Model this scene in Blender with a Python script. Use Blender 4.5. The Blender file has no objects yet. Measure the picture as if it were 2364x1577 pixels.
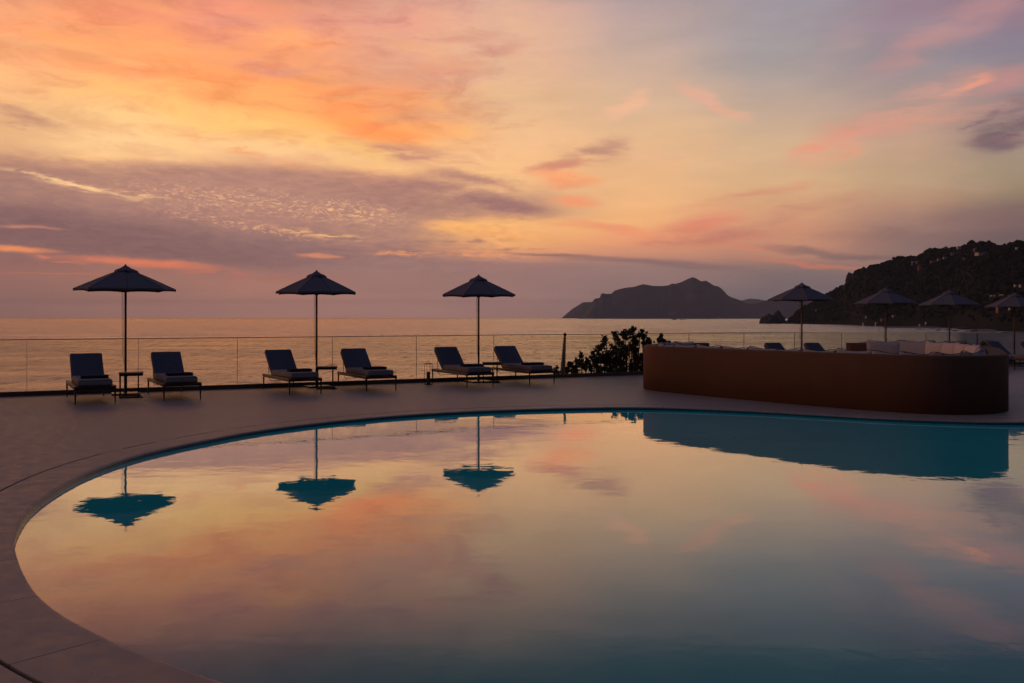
import bpy, bmesh, math, random
from mathutils import Vector, Matrix, noise
R = math.radians
sc = bpy.context.scene
COL = sc.collection
rng = random.Random(7)

# ------------------------------------------------------------------ camera
H = 1.57            # eye height above the pool deck
F = 2101.0          # focal length in photograph pixels (32 mm on 36 mm)
CX, CY = 1182.0, 733.0
SEA = -20.0
cam_d = bpy.data.cameras.new('camera')
cam = bpy.data.objects.new('camera', cam_d); COL.objects.link(cam)
cam.location = (0, 0, H); cam.rotation_euler = (R(90), 0, 0)
cam_d.lens = 32.0; cam_d.sensor_width = 36.0
cam_d.shift_y = -(788.5 - CY) / 2364.0
cam_d.clip_start = 0.1; cam_d.clip_end = 200000.0
sc.camera = cam
sc.view_settings.view_transform = 'Standard'; sc.view_settings.look = 'None'
sc.view_settings.exposure = 0.0; sc.view_settings.gamma = 1.0
sc.cycles.use_denoising = True
sc.cycles.max_bounces = 8; sc.cycles.transparent_max_bounces = 16
sc.cycles.caustics_reflective = False; sc.cycles.caustics_refractive = False

def lin(c, a=1.0):
    o = []
    for v in c[:3]:
        v /= 255.0
        o.append(v / 12.92 if v <= 0.04045 else ((v + 0.055) / 1.055) ** 2.4)
    return (o[0], o[1], o[2], a)

# ------------------------------------------------------------------ node helper
class N:
    def __init__(s, tree):
        s.t = tree; s.n = tree.nodes; s.l = tree.links
    def add(s, typ, **kw):
        nd = s.n.new(typ)
        for k, v in kw.items(): setattr(nd, k, v)
        return nd
    def link(s, a, b): s.l.new(a, b)
    def put(s, sock, v):
        if hasattr(v, 'is_linked') or isinstance(v, bpy.types.NodeSocket): s.l.new(v, sock)
        else: sock.default_value = v
    def math(s, op, a, b=0.0, c=0.0, clamp=False):
        nd = s.add('ShaderNodeMath', operation=op, use_clamp=clamp)
        for i, v in enumerate((a, b, c)): s.put(nd.inputs[i], v)
        return nd.outputs[0]
    def vmath(s, op, a, b=(0, 0, 0), scale=1.0):
        nd = s.add('ShaderNodeVectorMath', operation=op)
        s.put(nd.inputs[0], a)
        if op == 'SCALE': s.put(nd.inputs['Scale'], scale)
        elif op != 'LENGTH': s.put(nd.inputs[1], b)
        return nd.outputs['Value'] if op in ('LENGTH', 'DOT_PRODUCT') else nd.outputs['Vector']
    def rng(s, v, a, b, c=0.0, d=1.0, interp='SMOOTHSTEP'):
        nd = s.add('ShaderNodeMapRange', interpolation_type=interp)
        s.put(nd.inputs[0], v)
        for i, q in enumerate((a, b, c, d)): s.put(nd.inputs[i + 1], q)
        return nd.outputs[0]
    def mix(s, f, a, b, blend='MIX'):
        nd = s.add('ShaderNodeMix', data_type='RGBA', blend_type=blend)
        s.put(nd.inputs[0], f); s.put(nd.inputs[6], a); s.put(nd.inputs[7], b)
        return nd.outputs[2]
    def noise(s, vec, scale, detail=4.0, rough=0.55, dist=0.0, color=False, dims='3D'):
        nd = s.add('ShaderNodeTexNoise', noise_dimensions=dims)
        s.put(nd.inputs['Vector'], vec)
        nd.inputs['Scale'].default_value = scale; nd.inputs['Detail'].default_value = detail
        nd.inputs['Roughness'].default_value = rough; nd.inputs['Distortion'].default_value = dist
        return nd.outputs['Color' if color else 'Fac']
    def mapping(s, vec, loc=(0, 0, 0), rot=(0, 0, 0), scale=(1, 1, 1), typ='POINT'):
        nd = s.add('ShaderNodeMapping', vector_type=typ)
        s.put(nd.inputs['Vector'], vec)
        if typ != 'NORMAL': nd.inputs['Location'].default_value = loc
        nd.inputs['Rotation'].default_value = rot; nd.inputs['Scale'].default_value = scale
        return nd.outputs[0]
    def ramp(s, fac, stops, interp='LINEAR'):
        nd = s.add('ShaderNodeValToRGB'); cr = nd.color_ramp; cr.interpolation = interp
        while len(cr.elements) > 1: cr.elements.remove(cr.elements[-1])
        stops = sorted(stops, key=lambda q: q[0])
        cr.elements[0].position = stops[0][0]; cr.elements[0].color = stops[0][1]
        for p, c in stops[1:]:
            e = cr.elements.new(p); e.color = c
        s.put(nd.inputs[0], fac)
        return nd.outputs[0]

# ------------------------------------------------------------------ sky (dusk, laid out by compass direction and elevation)
def azel(x, y):
    dx = x - CX; dz = CY - y
    return math.degrees(math.atan2(dx, F)), math.degrees(math.atan2(dz, math.hypot(F, dx)))

world = bpy.data.worlds.new('World'); sc.world = world
world.use_nodes = True
nt = world.node_tree; nt.nodes.clear(); g = N(nt)
tc = g.add('ShaderNodeTexCoord'); sep = g.add('ShaderNodeSeparateXYZ'); g.link(tc.outputs['Generated'], sep.inputs[0])
deg = 180 / math.pi
AZ = g.math('MULTIPLY', g.math('ARCTAN2', sep.outputs[0], sep.outputs[1]), deg)
EL = g.math('MULTIPLY', g.math('ARCSINE', sep.outputs[2]), deg)
comb = g.add('ShaderNodeCombineXYZ'); g.link(AZ, comb.inputs[0]); g.link(EL, comb.inputs[1])
P0 = comb.outputs[0]
def warp(vec, scl, amp, detail=4.0, rough=0.55, seed=0.0):
    m = g.mapping(vec, loc=(seed, seed * 1.7, seed), scale=(scl[0], scl[1], 1))
    c = g.noise(m, 1.0, detail, rough, color=True)
    d = g.vmath('MULTIPLY', g.vmath('SUBTRACT', c, (0.5, 0.5, 0.5)), (amp[0], amp[1], 0.0))
    return g.vmath('ADD', vec, d)
PA = warp(P0, (0.07, 0.22), (7.0, 2.6), 5.0, 0.55, 3.0)     # base gradient
PB = warp(P0, (0.16, 0.5), (4.5, 1.6), 6.0, 0.6, 11.0)      # wispy features
PC = warp(P0, (0.25, 1.2), (2.5, 0.55), 6.0, 0.6, 23.0)     # thin streaks
sepA = g.add('ShaderNodeSeparateXYZ'); g.link(PA, sepA.inputs[0])
# low down the layers lie flatter: fade the warp towards the horizon
kw = g.rng(EL, 0.0, 8.0, 0.15, 1.0, 'LINEAR')
ELW = g.math('ADD', EL, g.math('MULTIPLY', g.math('SUBTRACT', sepA.outputs[1], EL), kw))
AZW = sepA.outputs[0]
ELN = g.math('DIVIDE', ELW, 60.0, clamp=True)

UP = {26: 0, 32: 0, 45: 0, 60: 0}
cols = {
 0: [(733,(133,100,93)),(690,(135,102,96)),(650,(138,103,97)),(612,(140,102,96)),(560,(126,97,97)),(520,(124,97,98)),(485,(130,100,100)),(462,(158,120,110)),(420,(162,124,112)),(370,(168,126,112)),(345,(190,142,117)),(325,(222,170,128)),(290,(226,176,130)),(240,(238,184,130)),(200,(254,192,130)),(120,(252,182,122)),(40,(244,168,118)),(0,(238,160,118)),(-60,(205,128,100))],
 300:[(733,(142,107,98)),(680,(142,107,98)),(640,(150,110,98)),(610,(150,107,100)),(575,(130,101,100)),(540,(132,102,100)),(505,(148,112,106)),(470,(168,126,114)),(430,(176,132,115)),(390,(178,134,116)),(372,(205,155,122)),(358,(252,203,142)),(320,(255,208,146)),(270,(255,205,135)),(220,(255,190,118)),(120,(255,176,112)),(40,(250,164,112)),(0,(247,160,112)),(-60,(208,124,95))],
 600:[(733,(150,113,104)),(690,(156,114,102)),(650,(160,114,102)),(610,(140,108,104)),(570,(136,106,104)),(540,(150,114,108)),(500,(172,128,116)),(460,(180,134,118)),(420,(180,134,118)),(395,(184,138,120)),(378,(225,170,128)),(350,(252,202,142)),(300,(255,198,118)),(240,(254,180,104)),(160,(252,164,104)),(80,(246,160,118)),(0,(238,158,126)),(-60,(196,128,108))],
 900:[(733,(152,116,106)),(690,(152,116,106)),(640,(152,116,108)),(600,(150,116,110)),(570,(160,120,110)),(540,(176,132,114)),(500,(184,138,118)),(460,(172,128,114)),(420,(176,130,114)),(402,(200,146,118)),(385,(246,190,132)),(350,(248,196,134)),(300,(250,172,104)),(220,(244,166,108)),(160,(226,164,130)),(100,(232,168,134)),(40,(230,168,140)),(0,(226,166,140)),(-60,(180,138,122))],
 1182:[(733,(146,112,105)),(690,(148,114,107)),(640,(150,116,109)),(600,(160,120,112)),(575,(222,156,112)),(545,(240,175,112)),(510,(244,182,116)),(485,(190,142,116)),(460,(186,140,116)),(440,(232,180,130)),(380,(248,194,136)),(320,(240,190,140)),(240,(230,186,140)),(160,(228,182,146)),(80,(232,184,150)),(0,(222,176,152)),(-60,(176,148,134))],
 1500:[(733,(134,108,104)),(690,(138,112,107)),(640,(144,116,110)),(600,(152,120,112)),(582,(196,138,112)),(550,(228,156,112)),(510,(240,178,120)),(460,(240,184,128)),(400,(232,182,132)),(320,(226,184,140)),(240,(222,184,146)),(160,(212,178,150)),(80,(200,172,154)),(0,(186,162,154)),(-60,(145,135,132))],
 1800:[(733,(108,96,98)),(690,(114,100,102)),(640,(124,106,105)),(612,(134,112,107)),(592,(178,128,108)),(560,(196,140,112)),(520,(204,148,114)),(470,(212,162,122)),(420,(214,174,130)),(350,(212,178,138)),(280,(204,174,144)),(200,(188,166,148)),(120,(172,160,152)),(60,(166,156,154)),(0,(164,153,154)),(-60,(126,124,128))],
 2100:[(733,(100,92,96)),(660,(112,98,98)),(610,(150,116,104)),(575,(142,114,106)),(540,(146,116,106)),(500,(160,124,110)),(460,(184,144,116)),(410,(190,160,126)),(350,(196,162,132)),(280,(190,156,136)),(200,(172,150,140)),(130,(156,144,144)),(60,(160,138,142)),(0,(160,134,140)),(-60,(118,112,122))],
 2364:[(733,(96,88,92)),(640,(98,88,92)),(570,(106,94,94)),(520,(118,98,95)),(470,(128,106,98)),(430,(152,132,108)),(390,(160,142,118)),(340,(164,142,124)),(270,(160,132,124)),(200,(160,138,134)),(130,(142,134,140)),(60,(146,130,138)),(0,(160,126,134)),(-60,(112,104,116))],
}
# the sky is seen through the haze box: solve each stop for the colour wanted behind it
HD, J_, FN = 3.2e-5, (0.088, 0.058, 0.056), (1.17, 1.08, 1.10)
def un(c): return tuple(max(0.0, v) for v in c)
def behind(x, y, c):
    az_, el_ = azel(x, y)
    Lp = min(42000 / math.cos(R(az_)), 758 / math.tan(R(max(el_, 0.2))))
    T = math.exp(-HD * Lp); o = lin(c)
    return tuple(min(1.0, max(0.0, (o[q] - (1 - T) * J_[q]) / T / FN[q])) for q in range(3)) + (1,)
def col_at(tab, y):
    tab = sorted(tab)
    if y >= tab[-1][0]: return tab[-1][1]
    for (a, c), (b, d) in zip(tab, tab[1:]):
        if a <= y <= b: return tuple(u + (v - u) * (y - a) / (b - a) for u, v in zip(c, d))
    return tab[0][1]
res = None; prev = None
for x in sorted(cols):
    st = []
    ys = [733, 718, 704, 690, 672, 650, 628, 606] + [y for y, c in cols[x] if y < 600]
    for y in ys:
        c = col_at(cols[x], y)
        if x >= 1500 and y < 260: c = (c[0] * 0.97, c[1] * 0.985, c[2] * 1.01)
        st.append((max(0.0, azel(x, y)[1] / 60.0), behind(x, y, c)))
    t = (x / 2364.0)
    u1 = tuple(a * (1 - t) + b * t for a, b in zip((118, 84, 74), (80, 84, 96)))
    st.append((24.5 / 60, lin(u1)))
    st.append((32 / 60, lin((84, 82, 92)))); st.append((45 / 60, lin((74, 80, 100)))); st.append((1.0, lin((66, 74, 98))))
    r = g.ramp(ELN, st)
    if res is None: res = r
    else: res = g.mix(g.rng(AZW, azel(prev, 700)[0], azel(x, 700)[0]), res, r)
    prev = x

NB = [0]; TIE = [None]
def blob(res, P, x, y, rx, ry, ang, col, s=1.0, brk=None):
    """soft elongated cloud patch: centre and half axes in degrees of azimuth / elevation"""
    a, e = azel(x, y)
    k = deg / F
    NB[0] += 1
    if NB[0] % 12 == 0: TIE[0] = g.vmath('SCALE', res, scale=1e-7)   # keeps Cycles compiling the layers in order
    if NB[0] >= 12: P = g.vmath('ADD', P, TIE[0])
    m = g.mapping(P, loc=(a, e, 0), rot=(0, 0, R(ang)), scale=(rx * k, ry * k, 1), typ='TEXTURE')
    l = g.vmath('LENGTH', m)
    f = g.rng(l, 1.25, 0.15, 0.0, s)
    if brk is not None: f = g.math('MULTIPLY', f, brk)
    return g.mix(f, res, lin(col))

# broken, fibrous noise masks
fib = g.rng(g.noise(g.mapping(PB, rot=(0, 0, R(8)), scale=(0.18, 1.1, 1)), 1.0, 7.0, 0.62), 0.36, 0.6)
fibR = g.rng(g.noise(g.mapping(PB, rot=(0, 0, R(-22)), scale=(0.16, 0.9, 1)), 1.0, 7.0, 0.62), 0.34, 0.62)
spk = g.rng(g.noise(g.mapping(PC, rot=(0, 0, R(6)), scale=(3.0, 6.5, 1)), 1.0, 5.0, 0.68, 0.5), 0.47, 0.70)
spk2 = g.rng(g.noise(g.mapping(PC, loc=(5, 9, 0), scale=(0.7, 3.4, 1)), 1.0, 7.0, 0.66, 0.3), 0.42, 0.62)
# upper left: glowing orange sheet with darker wisps
for a in [
 (PB,120,60,330,110,-8,(242,160,112),.6,fib),(PB,330,150,300,70,-12,(255,172,104),.7,fib),
 (PB,480,35,260,45,4,(236,150,116),.7,fib),(PB,520,70,150,40,0,(222,148,120),.5,fib),
 (PB,690,92,150,36,3,(255,176,104),.85,None),(PB,820,60,260,45,6,(222,156,134),.6,fib),
 (PB,560,58,80,30,0,(214,150,132),.6,fib),(PB,620,190,130,34,0,(252,160,92),.7,fib),
 (PB,660,150,110,36,6,(214,154,128),.75,fib),(PB,430,160,130,70,-40,(255,164,92),.6,fib),
 (PB,780,232,210,44,0,(255,160,92),.85,fib),(PB,860,300,130,34,-12,(255,158,88),.9,None),
 (PB,960,180,170,34,8,(226,156,124),.7,fib),(PB,1120,125,110,26,12,(205,150,128),.7,fib),
 (PB,1010,270,120,26,4,(206,158,126),.7,fib),(PB,900,238,80,20,0,(214,150,112),.5,fib),
 (PC,420,255,260,26,-15,(255,204,118),.7,fib),(PC,640,300,260,18,-14,(255,206,120),.7,fib),
 (PC,560,350,170,12,-14,(244,172,112),.8,spk2),(PB,950,360,170,22,-6,(196,140,120),.85,fib),
 (PC,880,352,120,10,-10,(200,144,118),.7,spk2),(PC,820,340,120,14,-14,(255,210,120),.6,None),
 (PB,40,268,110,26,-18,(190,144,116),.75,fib),(PB,60,305,90,10,-6,(196,146,118),.6,spk2),
 (PC,1180,290,90,8,6,(222,160,124),.7,spk2),(PB,1090,230,110,22,0,(208,166,134),.6,fib),
 ]: res = blob(res, *a)
# bright slits and mackerel sparkle in the mauve band
for a in [
 (PC,165,425,150,10,-11,(255,212,148),1.0,spk2),(PC,190,430,90,4,-10,(255,212,148),.8,None),(PC,300,447,90,6,-7,(252,204,142),.9,spk2),
 (PC,430,455,180,28,-8,(232,182,134),.85,spk),(PC,620,470,240,34,-7,(242,190,136),.9,spk),
 (PC,830,492,130,34,-6,(250,198,138),.95,spk),(PC,560,520,230,16,-9,(246,190,132),.9,spk),
 (PC,740,541,130,9,-6,(255,196,130),.95,spk2),
 (PB,180,530,330,40,-4,(126,98,100),.7,None),(PB,350,580,300,26,-4,(126,98,99),.75,None),
 (PB,560,575,300,26,-2,(138,106,104),.55,None),
 (PB,1080,412,130,16,-10,(168,124,114),.75,None),(PB,1050,450,190,26,-8,(162,120,112),.85,fib),
 (PB,1180,475,110,16,-8,(152,114,110),.85,None),(PB,1110,495,110,12,-4,(150,114,110),.7,fib),
 (PC,1060,525,90,17,0,(255,192,112),.95,None),(PC,1150,542,110,12,-2,(252,184,112),.8,None),
 (PC,1100,556,90,6,2,(160,122,112),.8,spk2),(PC,1000,560,80,5,0,(160,122,112),.6,spk2),
 (PC,930,584,100,8,-2,(246,168,112),.9,spk2),(PC,1060,586,150,10,0,(244,166,112),.85,spk2),
 (PC,730,591,55,5,-2,(232,150,106),.85,None),(PC,1180,575,120,4,0,(168,126,114),.6,spk2),
 (PC,40,575,75,8,0,(240,152,98),1.0,None),(PC,70,524,70,4,-2,(198,136,112),.8,None),
 (PC,120,597,80,5,-8,(236,140,100),.9,spk2),(PC,330,606,190,9,-3,(232,136,100),1.0,None),
 (PC,440,622,220,9,-3,(206,128,104),.85,spk2),(PC,160,634,160,3,0,(200,124,98),.7,None),
 (PC,620,640,200,10,-2,(190,124,104),.7,spk2),(PC,90,606,90,8,0,(126,96,98),.6,fib),
 ]: res = blob(res, *a)
# right half
for a in [
 (PB,1375,355,90,34,12,(178,130,115),.9,fib),(PB,1395,345,60,16,10,(168,124,114),.6,None),(PB,1290,385,90,14,6,(206,138,112),.85,None),
 (PB,1310,408,90,18,-6,(252,162,106),.9,fib),(PB,1330,460,70,16,0,(246,158,108),.8,None),
 (PB,1340,435,110,16,-10,(240,158,112),.6,fib),
 (PB,1440,245,70,20,30,(238,188,146),.7,None),(PB,1620,225,80,18,-30,(226,176,146),.7,None),
 (PB,1690,262,60,14,-24,(226,176,142),.6,None),
 (PB,2060,270,250,44,20,(214,158,134),.8,fibR),(PB,1920,330,110,26,20,(224,158,130),.7,fibR),
 (PB,2240,190,50,9,14,(226,158,128),.9,None),(PB,1860,352,55,15,14,(232,156,120),.85,fib),
 (PB,1920,368,80,15,16,(228,158,120),.8,fib),(PB,2150,285,200,18,10,(212,154,130),.6,fibR),
 (PB,2210,60,200,40,24,(184,144,138),.6,fibR),(PB,2090,110,110,40,24,(182,144,138),.6,fibR),
 (PB,2340,175,80,26,10,(190,142,132),.7,None),(PB,1930,110,90,40,30,(180,158,150),.4,fibR),
 (PB,2340,296,90,36,26,(112,96,102),.95,fibR),(PC,2270,275,60,12,30,(132,110,112),.8,spk2),(PC,2325,320,70,14,8,(168,130,120),.7,spk2),(PB,2290,330,60,16,0,(116,98,102),.7,None),(PB,2358,240,40,26,40,(122,104,108),.7,fibR),
 (PB,1400,530,150,14,-8,(240,158,112),.8,None),(PB,1600,520,120,26,14,(226,140,110),.85,fibR),
 (PB,1650,545,230,22,4,(206,134,112),.85,fibR),(PB,1720,455,160,16,10,(214,150,118),.7,fibR),
 (PB,1820,500,200,18,16,(192,138,112),.6,fibR),(PB,1560,555,70,6,2,(168,122,112),.6,fibR),
 (PB,1700,566,180,9,-4,(222,142,112),.65,fib),(PB,1890,580,130,12,-8,(140,116,108),.8,None),
 (PB,2010,590,110,9,-3,(132,110,106),.8,None),(PB,1880,608,130,7,-8,(206,132,106),.85,None),
 (PB,2150,520,240,44,4,(140,110,104),.7,fibR),(PB,2290,560,160,34,0,(112,96,95),.7,None),
 (PC,1270,588,130,5,-3,(138,110,108),.75,None),(PC,1420,600,180,9,-3,(146,116,110),.7,None),
 (PC,1580,612,200,9,-5,(136,112,110),.6,None),(PC,1240,598,80,4,0,(196,136,112),.6,spk2),
 (PC,1600,648,40,10,0,(160,126,114),.5,None),
 ]: res = blob(res, *a)
# fine value variation of the whole sky
fine = g.noise(g.mapping(PC, rot=(0, 0, R(-6)), scale=(0.16, 0.8, 1)), 1.0, 7.0, 0.6)
res = g.mix(1.0, res, g.ramp(fine, [(0.3, (1.12, 1.01, 1.07, 1)), (0.7, (1.24, 1.11, 1.18, 1))]), 'MULTIPLY')
wisp = g.noise(g.mapping(PB, loc=(2, 7, 0), rot=(0, 0, R(10)), scale=(0.22, 0.75, 1)), 1.0, 8.0, 0.66, 0.5)
upl = g.math('MULTIPLY', g.rng(AZ, 6.0, -4.0), g.rng(EL, 6.5, 11.0))
res = g.mix(upl, res, g.mix(1.0, res, g.ramp(wisp, [(0.36, (0.90, 0.81, 0.83, 1)), (0.5, (1, 1, 1, 1)), (0.64, (1.07, 1.07, 0.96, 1))]), 'MULTIPLY'))
# ragged grain of the mauve bank on the left
band_m = g.math('MULTIPLY', g.math('MULTIPLY', g.rng(AZ, 4.0, -1.0), g.rng(EL, 9.6, 8.6)), g.rng(EL, 2.2, 4.0))
grain = g.noise(g.mapping(PC, loc=(1, 4, 0), rot=(0, 0, R(6)), scale=(0.9, 3.2, 1)), 1.0, 7.0, 0.68, 0.3)
res = g.mix(band_m, res, g.mix(1.0, res, g.ramp(grain, [(0.35, (0.89, 0.89, 0.92, 1)), (0.5, (1, 1, 1, 1)), (0.68, (1.16, 1.12, 1.03, 1))]), 'MULTIPLY'))
# away from the sunset the sky turns dusk blue, darkest behind the viewer
ela = g.math('DIVIDE', EL, 90.0, clamp=True)
back = g.ramp(ela, [(0.0, lin((36, 36, 48))), (0.15, lin((42, 43, 58))), (0.5, lin((54, 60, 82))), (1.0, lin((66, 74, 98)))])
azabs = g.math('ABSOLUTE', g.math('ADD', AZ, 18.0))
res = g.mix(g.rng(azabs, 52.0, 120.0), res, back)
sky = g.add('ShaderNodeTexSky', sky_type='NISHITA', sun_disc=False)
sky.sun_elevation = R(1.0); sky.sun_rotation = R(-28.0); sky.altitude = 20
nsk = g.mix(1.0, sky.outputs[0], (0.003, 0.003, 0.004, 1), 'MULTIPLY')
res = g.mix(1.0, res, nsk, 'ADD')
bg = g.add('ShaderNodeBackground'); g.link(res, bg.inputs[0]); bg.inputs[1].default_value = 1.0
wo = g.add('ShaderNodeOutputWorld'); g.link(bg.outputs[0], wo.inputs[0])
world.cycles.sampling_method = 'MANUAL'; world.cycles.sample_map_resolution = 512

# ------------------------------------------------------------------ last warm light from the west
sun_d = bpy.data.lights.new('sun', 'SUN'); sun = bpy.data.objects.new('sun', sun_d); COL.objects.link(sun)
sun_d.energy = 0.42; sun_d.angle = R(14); sun_d.color = (1.0, 0.52, 0.26)
saz, sel = R(-76), R(5)
sdir = Vector((math.sin(saz) * math.cos(sel), math.cos(saz) * math.cos(sel), math.sin(sel)))
sun.rotation_euler = sdir.to_track_quat('Z', 'Y').to_euler()
sun.location = (0, 0, 30)

# ------------------------------------------------------------------ materials
def mat(name, base, rough=0.6, metal=0.0, spec=0.4, nscale=None, namp=0.12, bump=0.0, bscale=60.0, sheen=0.0, dist=0.002):
    m = bpy.data.materials.new(name); m.use_nodes = True
    k = N(m.node_tree); b = m.node_tree.nodes['Principled BSDF']
    b.inputs['Roughness'].default_value = rough; b.inputs['Metallic'].default_value = metal
    b.inputs['Specular IOR Level'].default_value = spec
    base = tuple(base) + ((1,) if len(base) == 3 else ())
    t = k.add('ShaderNodeTexCoord')
    n1 = k.noise(t.outputs['Object'], nscale or 4.0, 5.0, 0.6)
    lo = tuple(v * (1 - namp) for v in base[:3]) + (1,); hi = tuple(v * (1 + namp) for v in base[:3]) + (1,)
    k.link(k.ramp(n1, [(0.3, lo), (0.7, hi)]), b.inputs['Base Color'])
    if bump:
        n2 = k.noise(t.outputs['Object'], bscale, 4.0, 0.6)
        bp = k.add('ShaderNodeBump'); bp.inputs['Strength'].default_value = bump; bp.inputs['Distance'].default_value = dist
        k.link(n2, bp.inputs['Height']); k.link(bp.outputs[0], b.inputs['Normal'])
    if sheen: b.inputs['Sheen Weight'].default_value = sheen
    return m

def mat_deck():
    m = bpy.data.materials.new('deck_stone'); m.use_nodes = True
    k = N(m.node_tree); b = m.node_tree.nodes['Principled BSDF']
    t = k.add('ShaderNodeTexCoord').outputs['Object']
    big = k.noise(t, 0.5, 5, 0.6); mid = k.noise(t, 6.0, 6, 0.65); fine_ = k.noise(t, 90.0, 3, 0.6)
    vor = k.add('ShaderNodeTexVoronoi'); k.link(t, vor.inputs['Vector']); vor.inputs['Scale'].default_value = 34.0
    c = k.ramp(big, [(0.3, (0.33, 0.275, 0.245, 1)), (0.7, (0.43, 0.355, 0.315, 1))])
    c = k.mix(0.5, c, k.ramp(mid, [(0.35, (0.24, 0.19, 0.17, 1)), (0.65, (0.40, 0.33, 0.30, 1))]))
    pits = k.rng(vor.outputs['Distance'], 0.04, 0.12)
    keep = k.rng(k.noise(t, 7.0, 3, 0.5), 0.52, 0.6)
    pit = k.math('MULTIPLY', k.math('SUBTRACT', 1.0, pits), keep)
    c = k.mix(pit, c, (0.13, 0.10, 0.09, 1))
    k.link(c, b.inputs['Base Color'])
    k.link(k.rng(mid, 0.3, 0.7, 0.42, 0.6), b.inputs['Roughness'])
    b.inputs['Specular IOR Level'].default_value = 0.55
    bp = k.add('ShaderNodeBump'); bp.inputs['Strength'].default_value = 0.35; bp.inputs['Distance'].default_value = 0.003
    k.link(k.math('SUBTRACT', k.math('ADD', mid, k.math('MULTIPLY', fine_, 0.4)), pit), bp.inputs['Height']); k.link(bp.outputs[0], b.inputs['Normal'])
    return m

def mat_pool():
    m = bpy.data.materials.new('pool_water'); m.use_nodes = True
    k = N(m.node_tree); m.node_tree.nodes.clear()
    t = k.add('ShaderNodeTexCoord').outputs['Object']
    a = k.noise(k.mapping(t, scale=(1.0, 1.0, 1)), 5.0, 3, 0.5, 0.4)
    b_ = k.noise(k.mapping(t, scale=(0.6, 1.4, 1)), 1.3, 2, 0.5)
    hgt = k.math('ADD', k.math('MULTIPLY', a, 0.35), b_)
    amp = k.rng(k.noise(t, 0.25, 2, 0.5), 0.35, 0.65, 0.45, 1.0)
    bp = k.add('ShaderNodeBump'); bp.inputs['Strength'].default_value = 1.0; bp.inputs['Distance'].default_value = 0.0025
    k.link(k.math('MULTIPLY', hgt, amp), bp.inputs['Height'])
    gl = k.add('ShaderNodeBsdfGlossy'); gl.inputs['Roughness'].default_value = 0.012; gl.inputs['Color'].default_value = (0.93, 0.95, 0.92, 1)
    k.link(bp.outputs[0], gl.inputs['Normal'])
    df = k.add('ShaderNodeBsdfDiffuse')
    k.link(k.ramp(k.noise(t, 0.4, 3, 0.5), [(0.3, (0.002, 0.30, 0.32, 1)), (0.7, (0.004, 0.34, 0.36, 1))]), df.inputs['Color'])
    geo = k.add('ShaderNodeNewGeometry')
    cosv = k.vmath('DOT_PRODUCT', geo.outputs['Normal'], geo.outputs['Incoming'])
    refl = k.ramp(k.math('ABSOLUTE', cosv), [(0.0, (1,) * 4), (0.09, (.88,) * 3 + (1,)), (0.17, (.60,) * 3 + (1,)), (0.24, (.38,) * 3 + (1,)), (0.31, (.17,) * 3 + (1,)), (0.375, (.065,) * 3 + (1,)), (0.6, (.04,) * 3 + (1,)), (1.0, (.03,) * 3 + (1,))])
    k.link(k.mix(1.0, refl, (0.96, 0.89, 0.80, 1), 'MULTIPLY'), gl.inputs['Color'])
    mx = k.add('ShaderNodeAddShader'); k.link(df.outputs[0], mx.inputs[0]); k.link(gl.outputs[0], mx.inputs[1])
    o = k.add('ShaderNodeOutputMaterial'); k.link(mx.outputs[0], o.inputs[0])
    return m

def mat_sea():
    m = bpy.data.materials.new('sea_water'); m.use_nodes = True
    k = N(m.node_tree); b = m.node_tree.nodes['Principled BSDF']
    t = k.add('ShaderNodeTexCoord').outputs['Object']
    w1 = k.noise(k.mapping(t, rot=(0, 0, R(12)), scale=(0.30, 0.10, 1)), 1.0, 6, 0.64, 0.2)
    w2 = k.noise(k.mapping(t, rot=(0, 0, R(-20)), scale=(0.5, 0.5, 1)), 1.0, 4, 0.6)
    w0 = k.noise(k.mapping(t, rot=(0, 0, R(5)), scale=(0.005, 0.018, 1)), 1.0, 4, 0.6)
    hgt = k.math('ADD', k.math('MULTIPLY', w1, 1.0), k.math('MULTIPLY', w2, 0.3))
    amp = k.rng(w0, 0.38, 0.62, 0.45, 1.2)
    bp = k.add('ShaderNodeBump'); bp.inputs['Strength'].default_value = 1.0; bp.inputs['Distance'].default_value = 2.2
    k.link(k.math('MULTIPLY', hgt, amp), bp.inputs['Height']); m.node_tree.nodes.remove(b)
    gl = k.add('ShaderNodeBsdfGlossy'); gl.inputs['Roughness'].default_value = 0.06; gl.inputs['Color'].default_value = (1.0, 0.91, 0.75, 1)
    df = k.add('ShaderNodeBsdfDiffuse'); df.inputs['Color'].default_value = (0.012, 0.022, 0.03, 1)
    fr = k.add('ShaderNodeFresnel'); fr.inputs['IOR'].default_value = 1.6
    mx = k.add('ShaderNodeMixShader'); # dark wavelet streaks: wave shade painted in by weakening the reflection
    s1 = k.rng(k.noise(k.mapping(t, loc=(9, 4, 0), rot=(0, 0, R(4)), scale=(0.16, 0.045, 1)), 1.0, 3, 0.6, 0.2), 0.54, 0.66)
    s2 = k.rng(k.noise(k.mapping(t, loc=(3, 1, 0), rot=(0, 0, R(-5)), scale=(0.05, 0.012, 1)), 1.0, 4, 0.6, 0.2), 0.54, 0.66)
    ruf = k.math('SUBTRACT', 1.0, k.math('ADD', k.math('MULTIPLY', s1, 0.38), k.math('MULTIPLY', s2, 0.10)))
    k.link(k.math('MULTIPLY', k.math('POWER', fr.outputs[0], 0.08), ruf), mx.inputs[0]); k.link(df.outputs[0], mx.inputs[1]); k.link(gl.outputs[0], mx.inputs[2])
    # wind waves roll in towards the shore: their visible faces lean landwards
    nn_ = k.vmath('NORMALIZE', k.vmath('ADD', bp.outputs[0], (0.02, -0.15, 0.0)))
    k.link(nn_, gl.inputs['Normal']); k.link(nn_, fr.inputs['Normal'])
    k.link(mx.outputs[0], [q for q in m.node_tree.nodes if q.type == 'OUTPUT_MATERIAL'][0].inputs[0])
    return m

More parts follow.
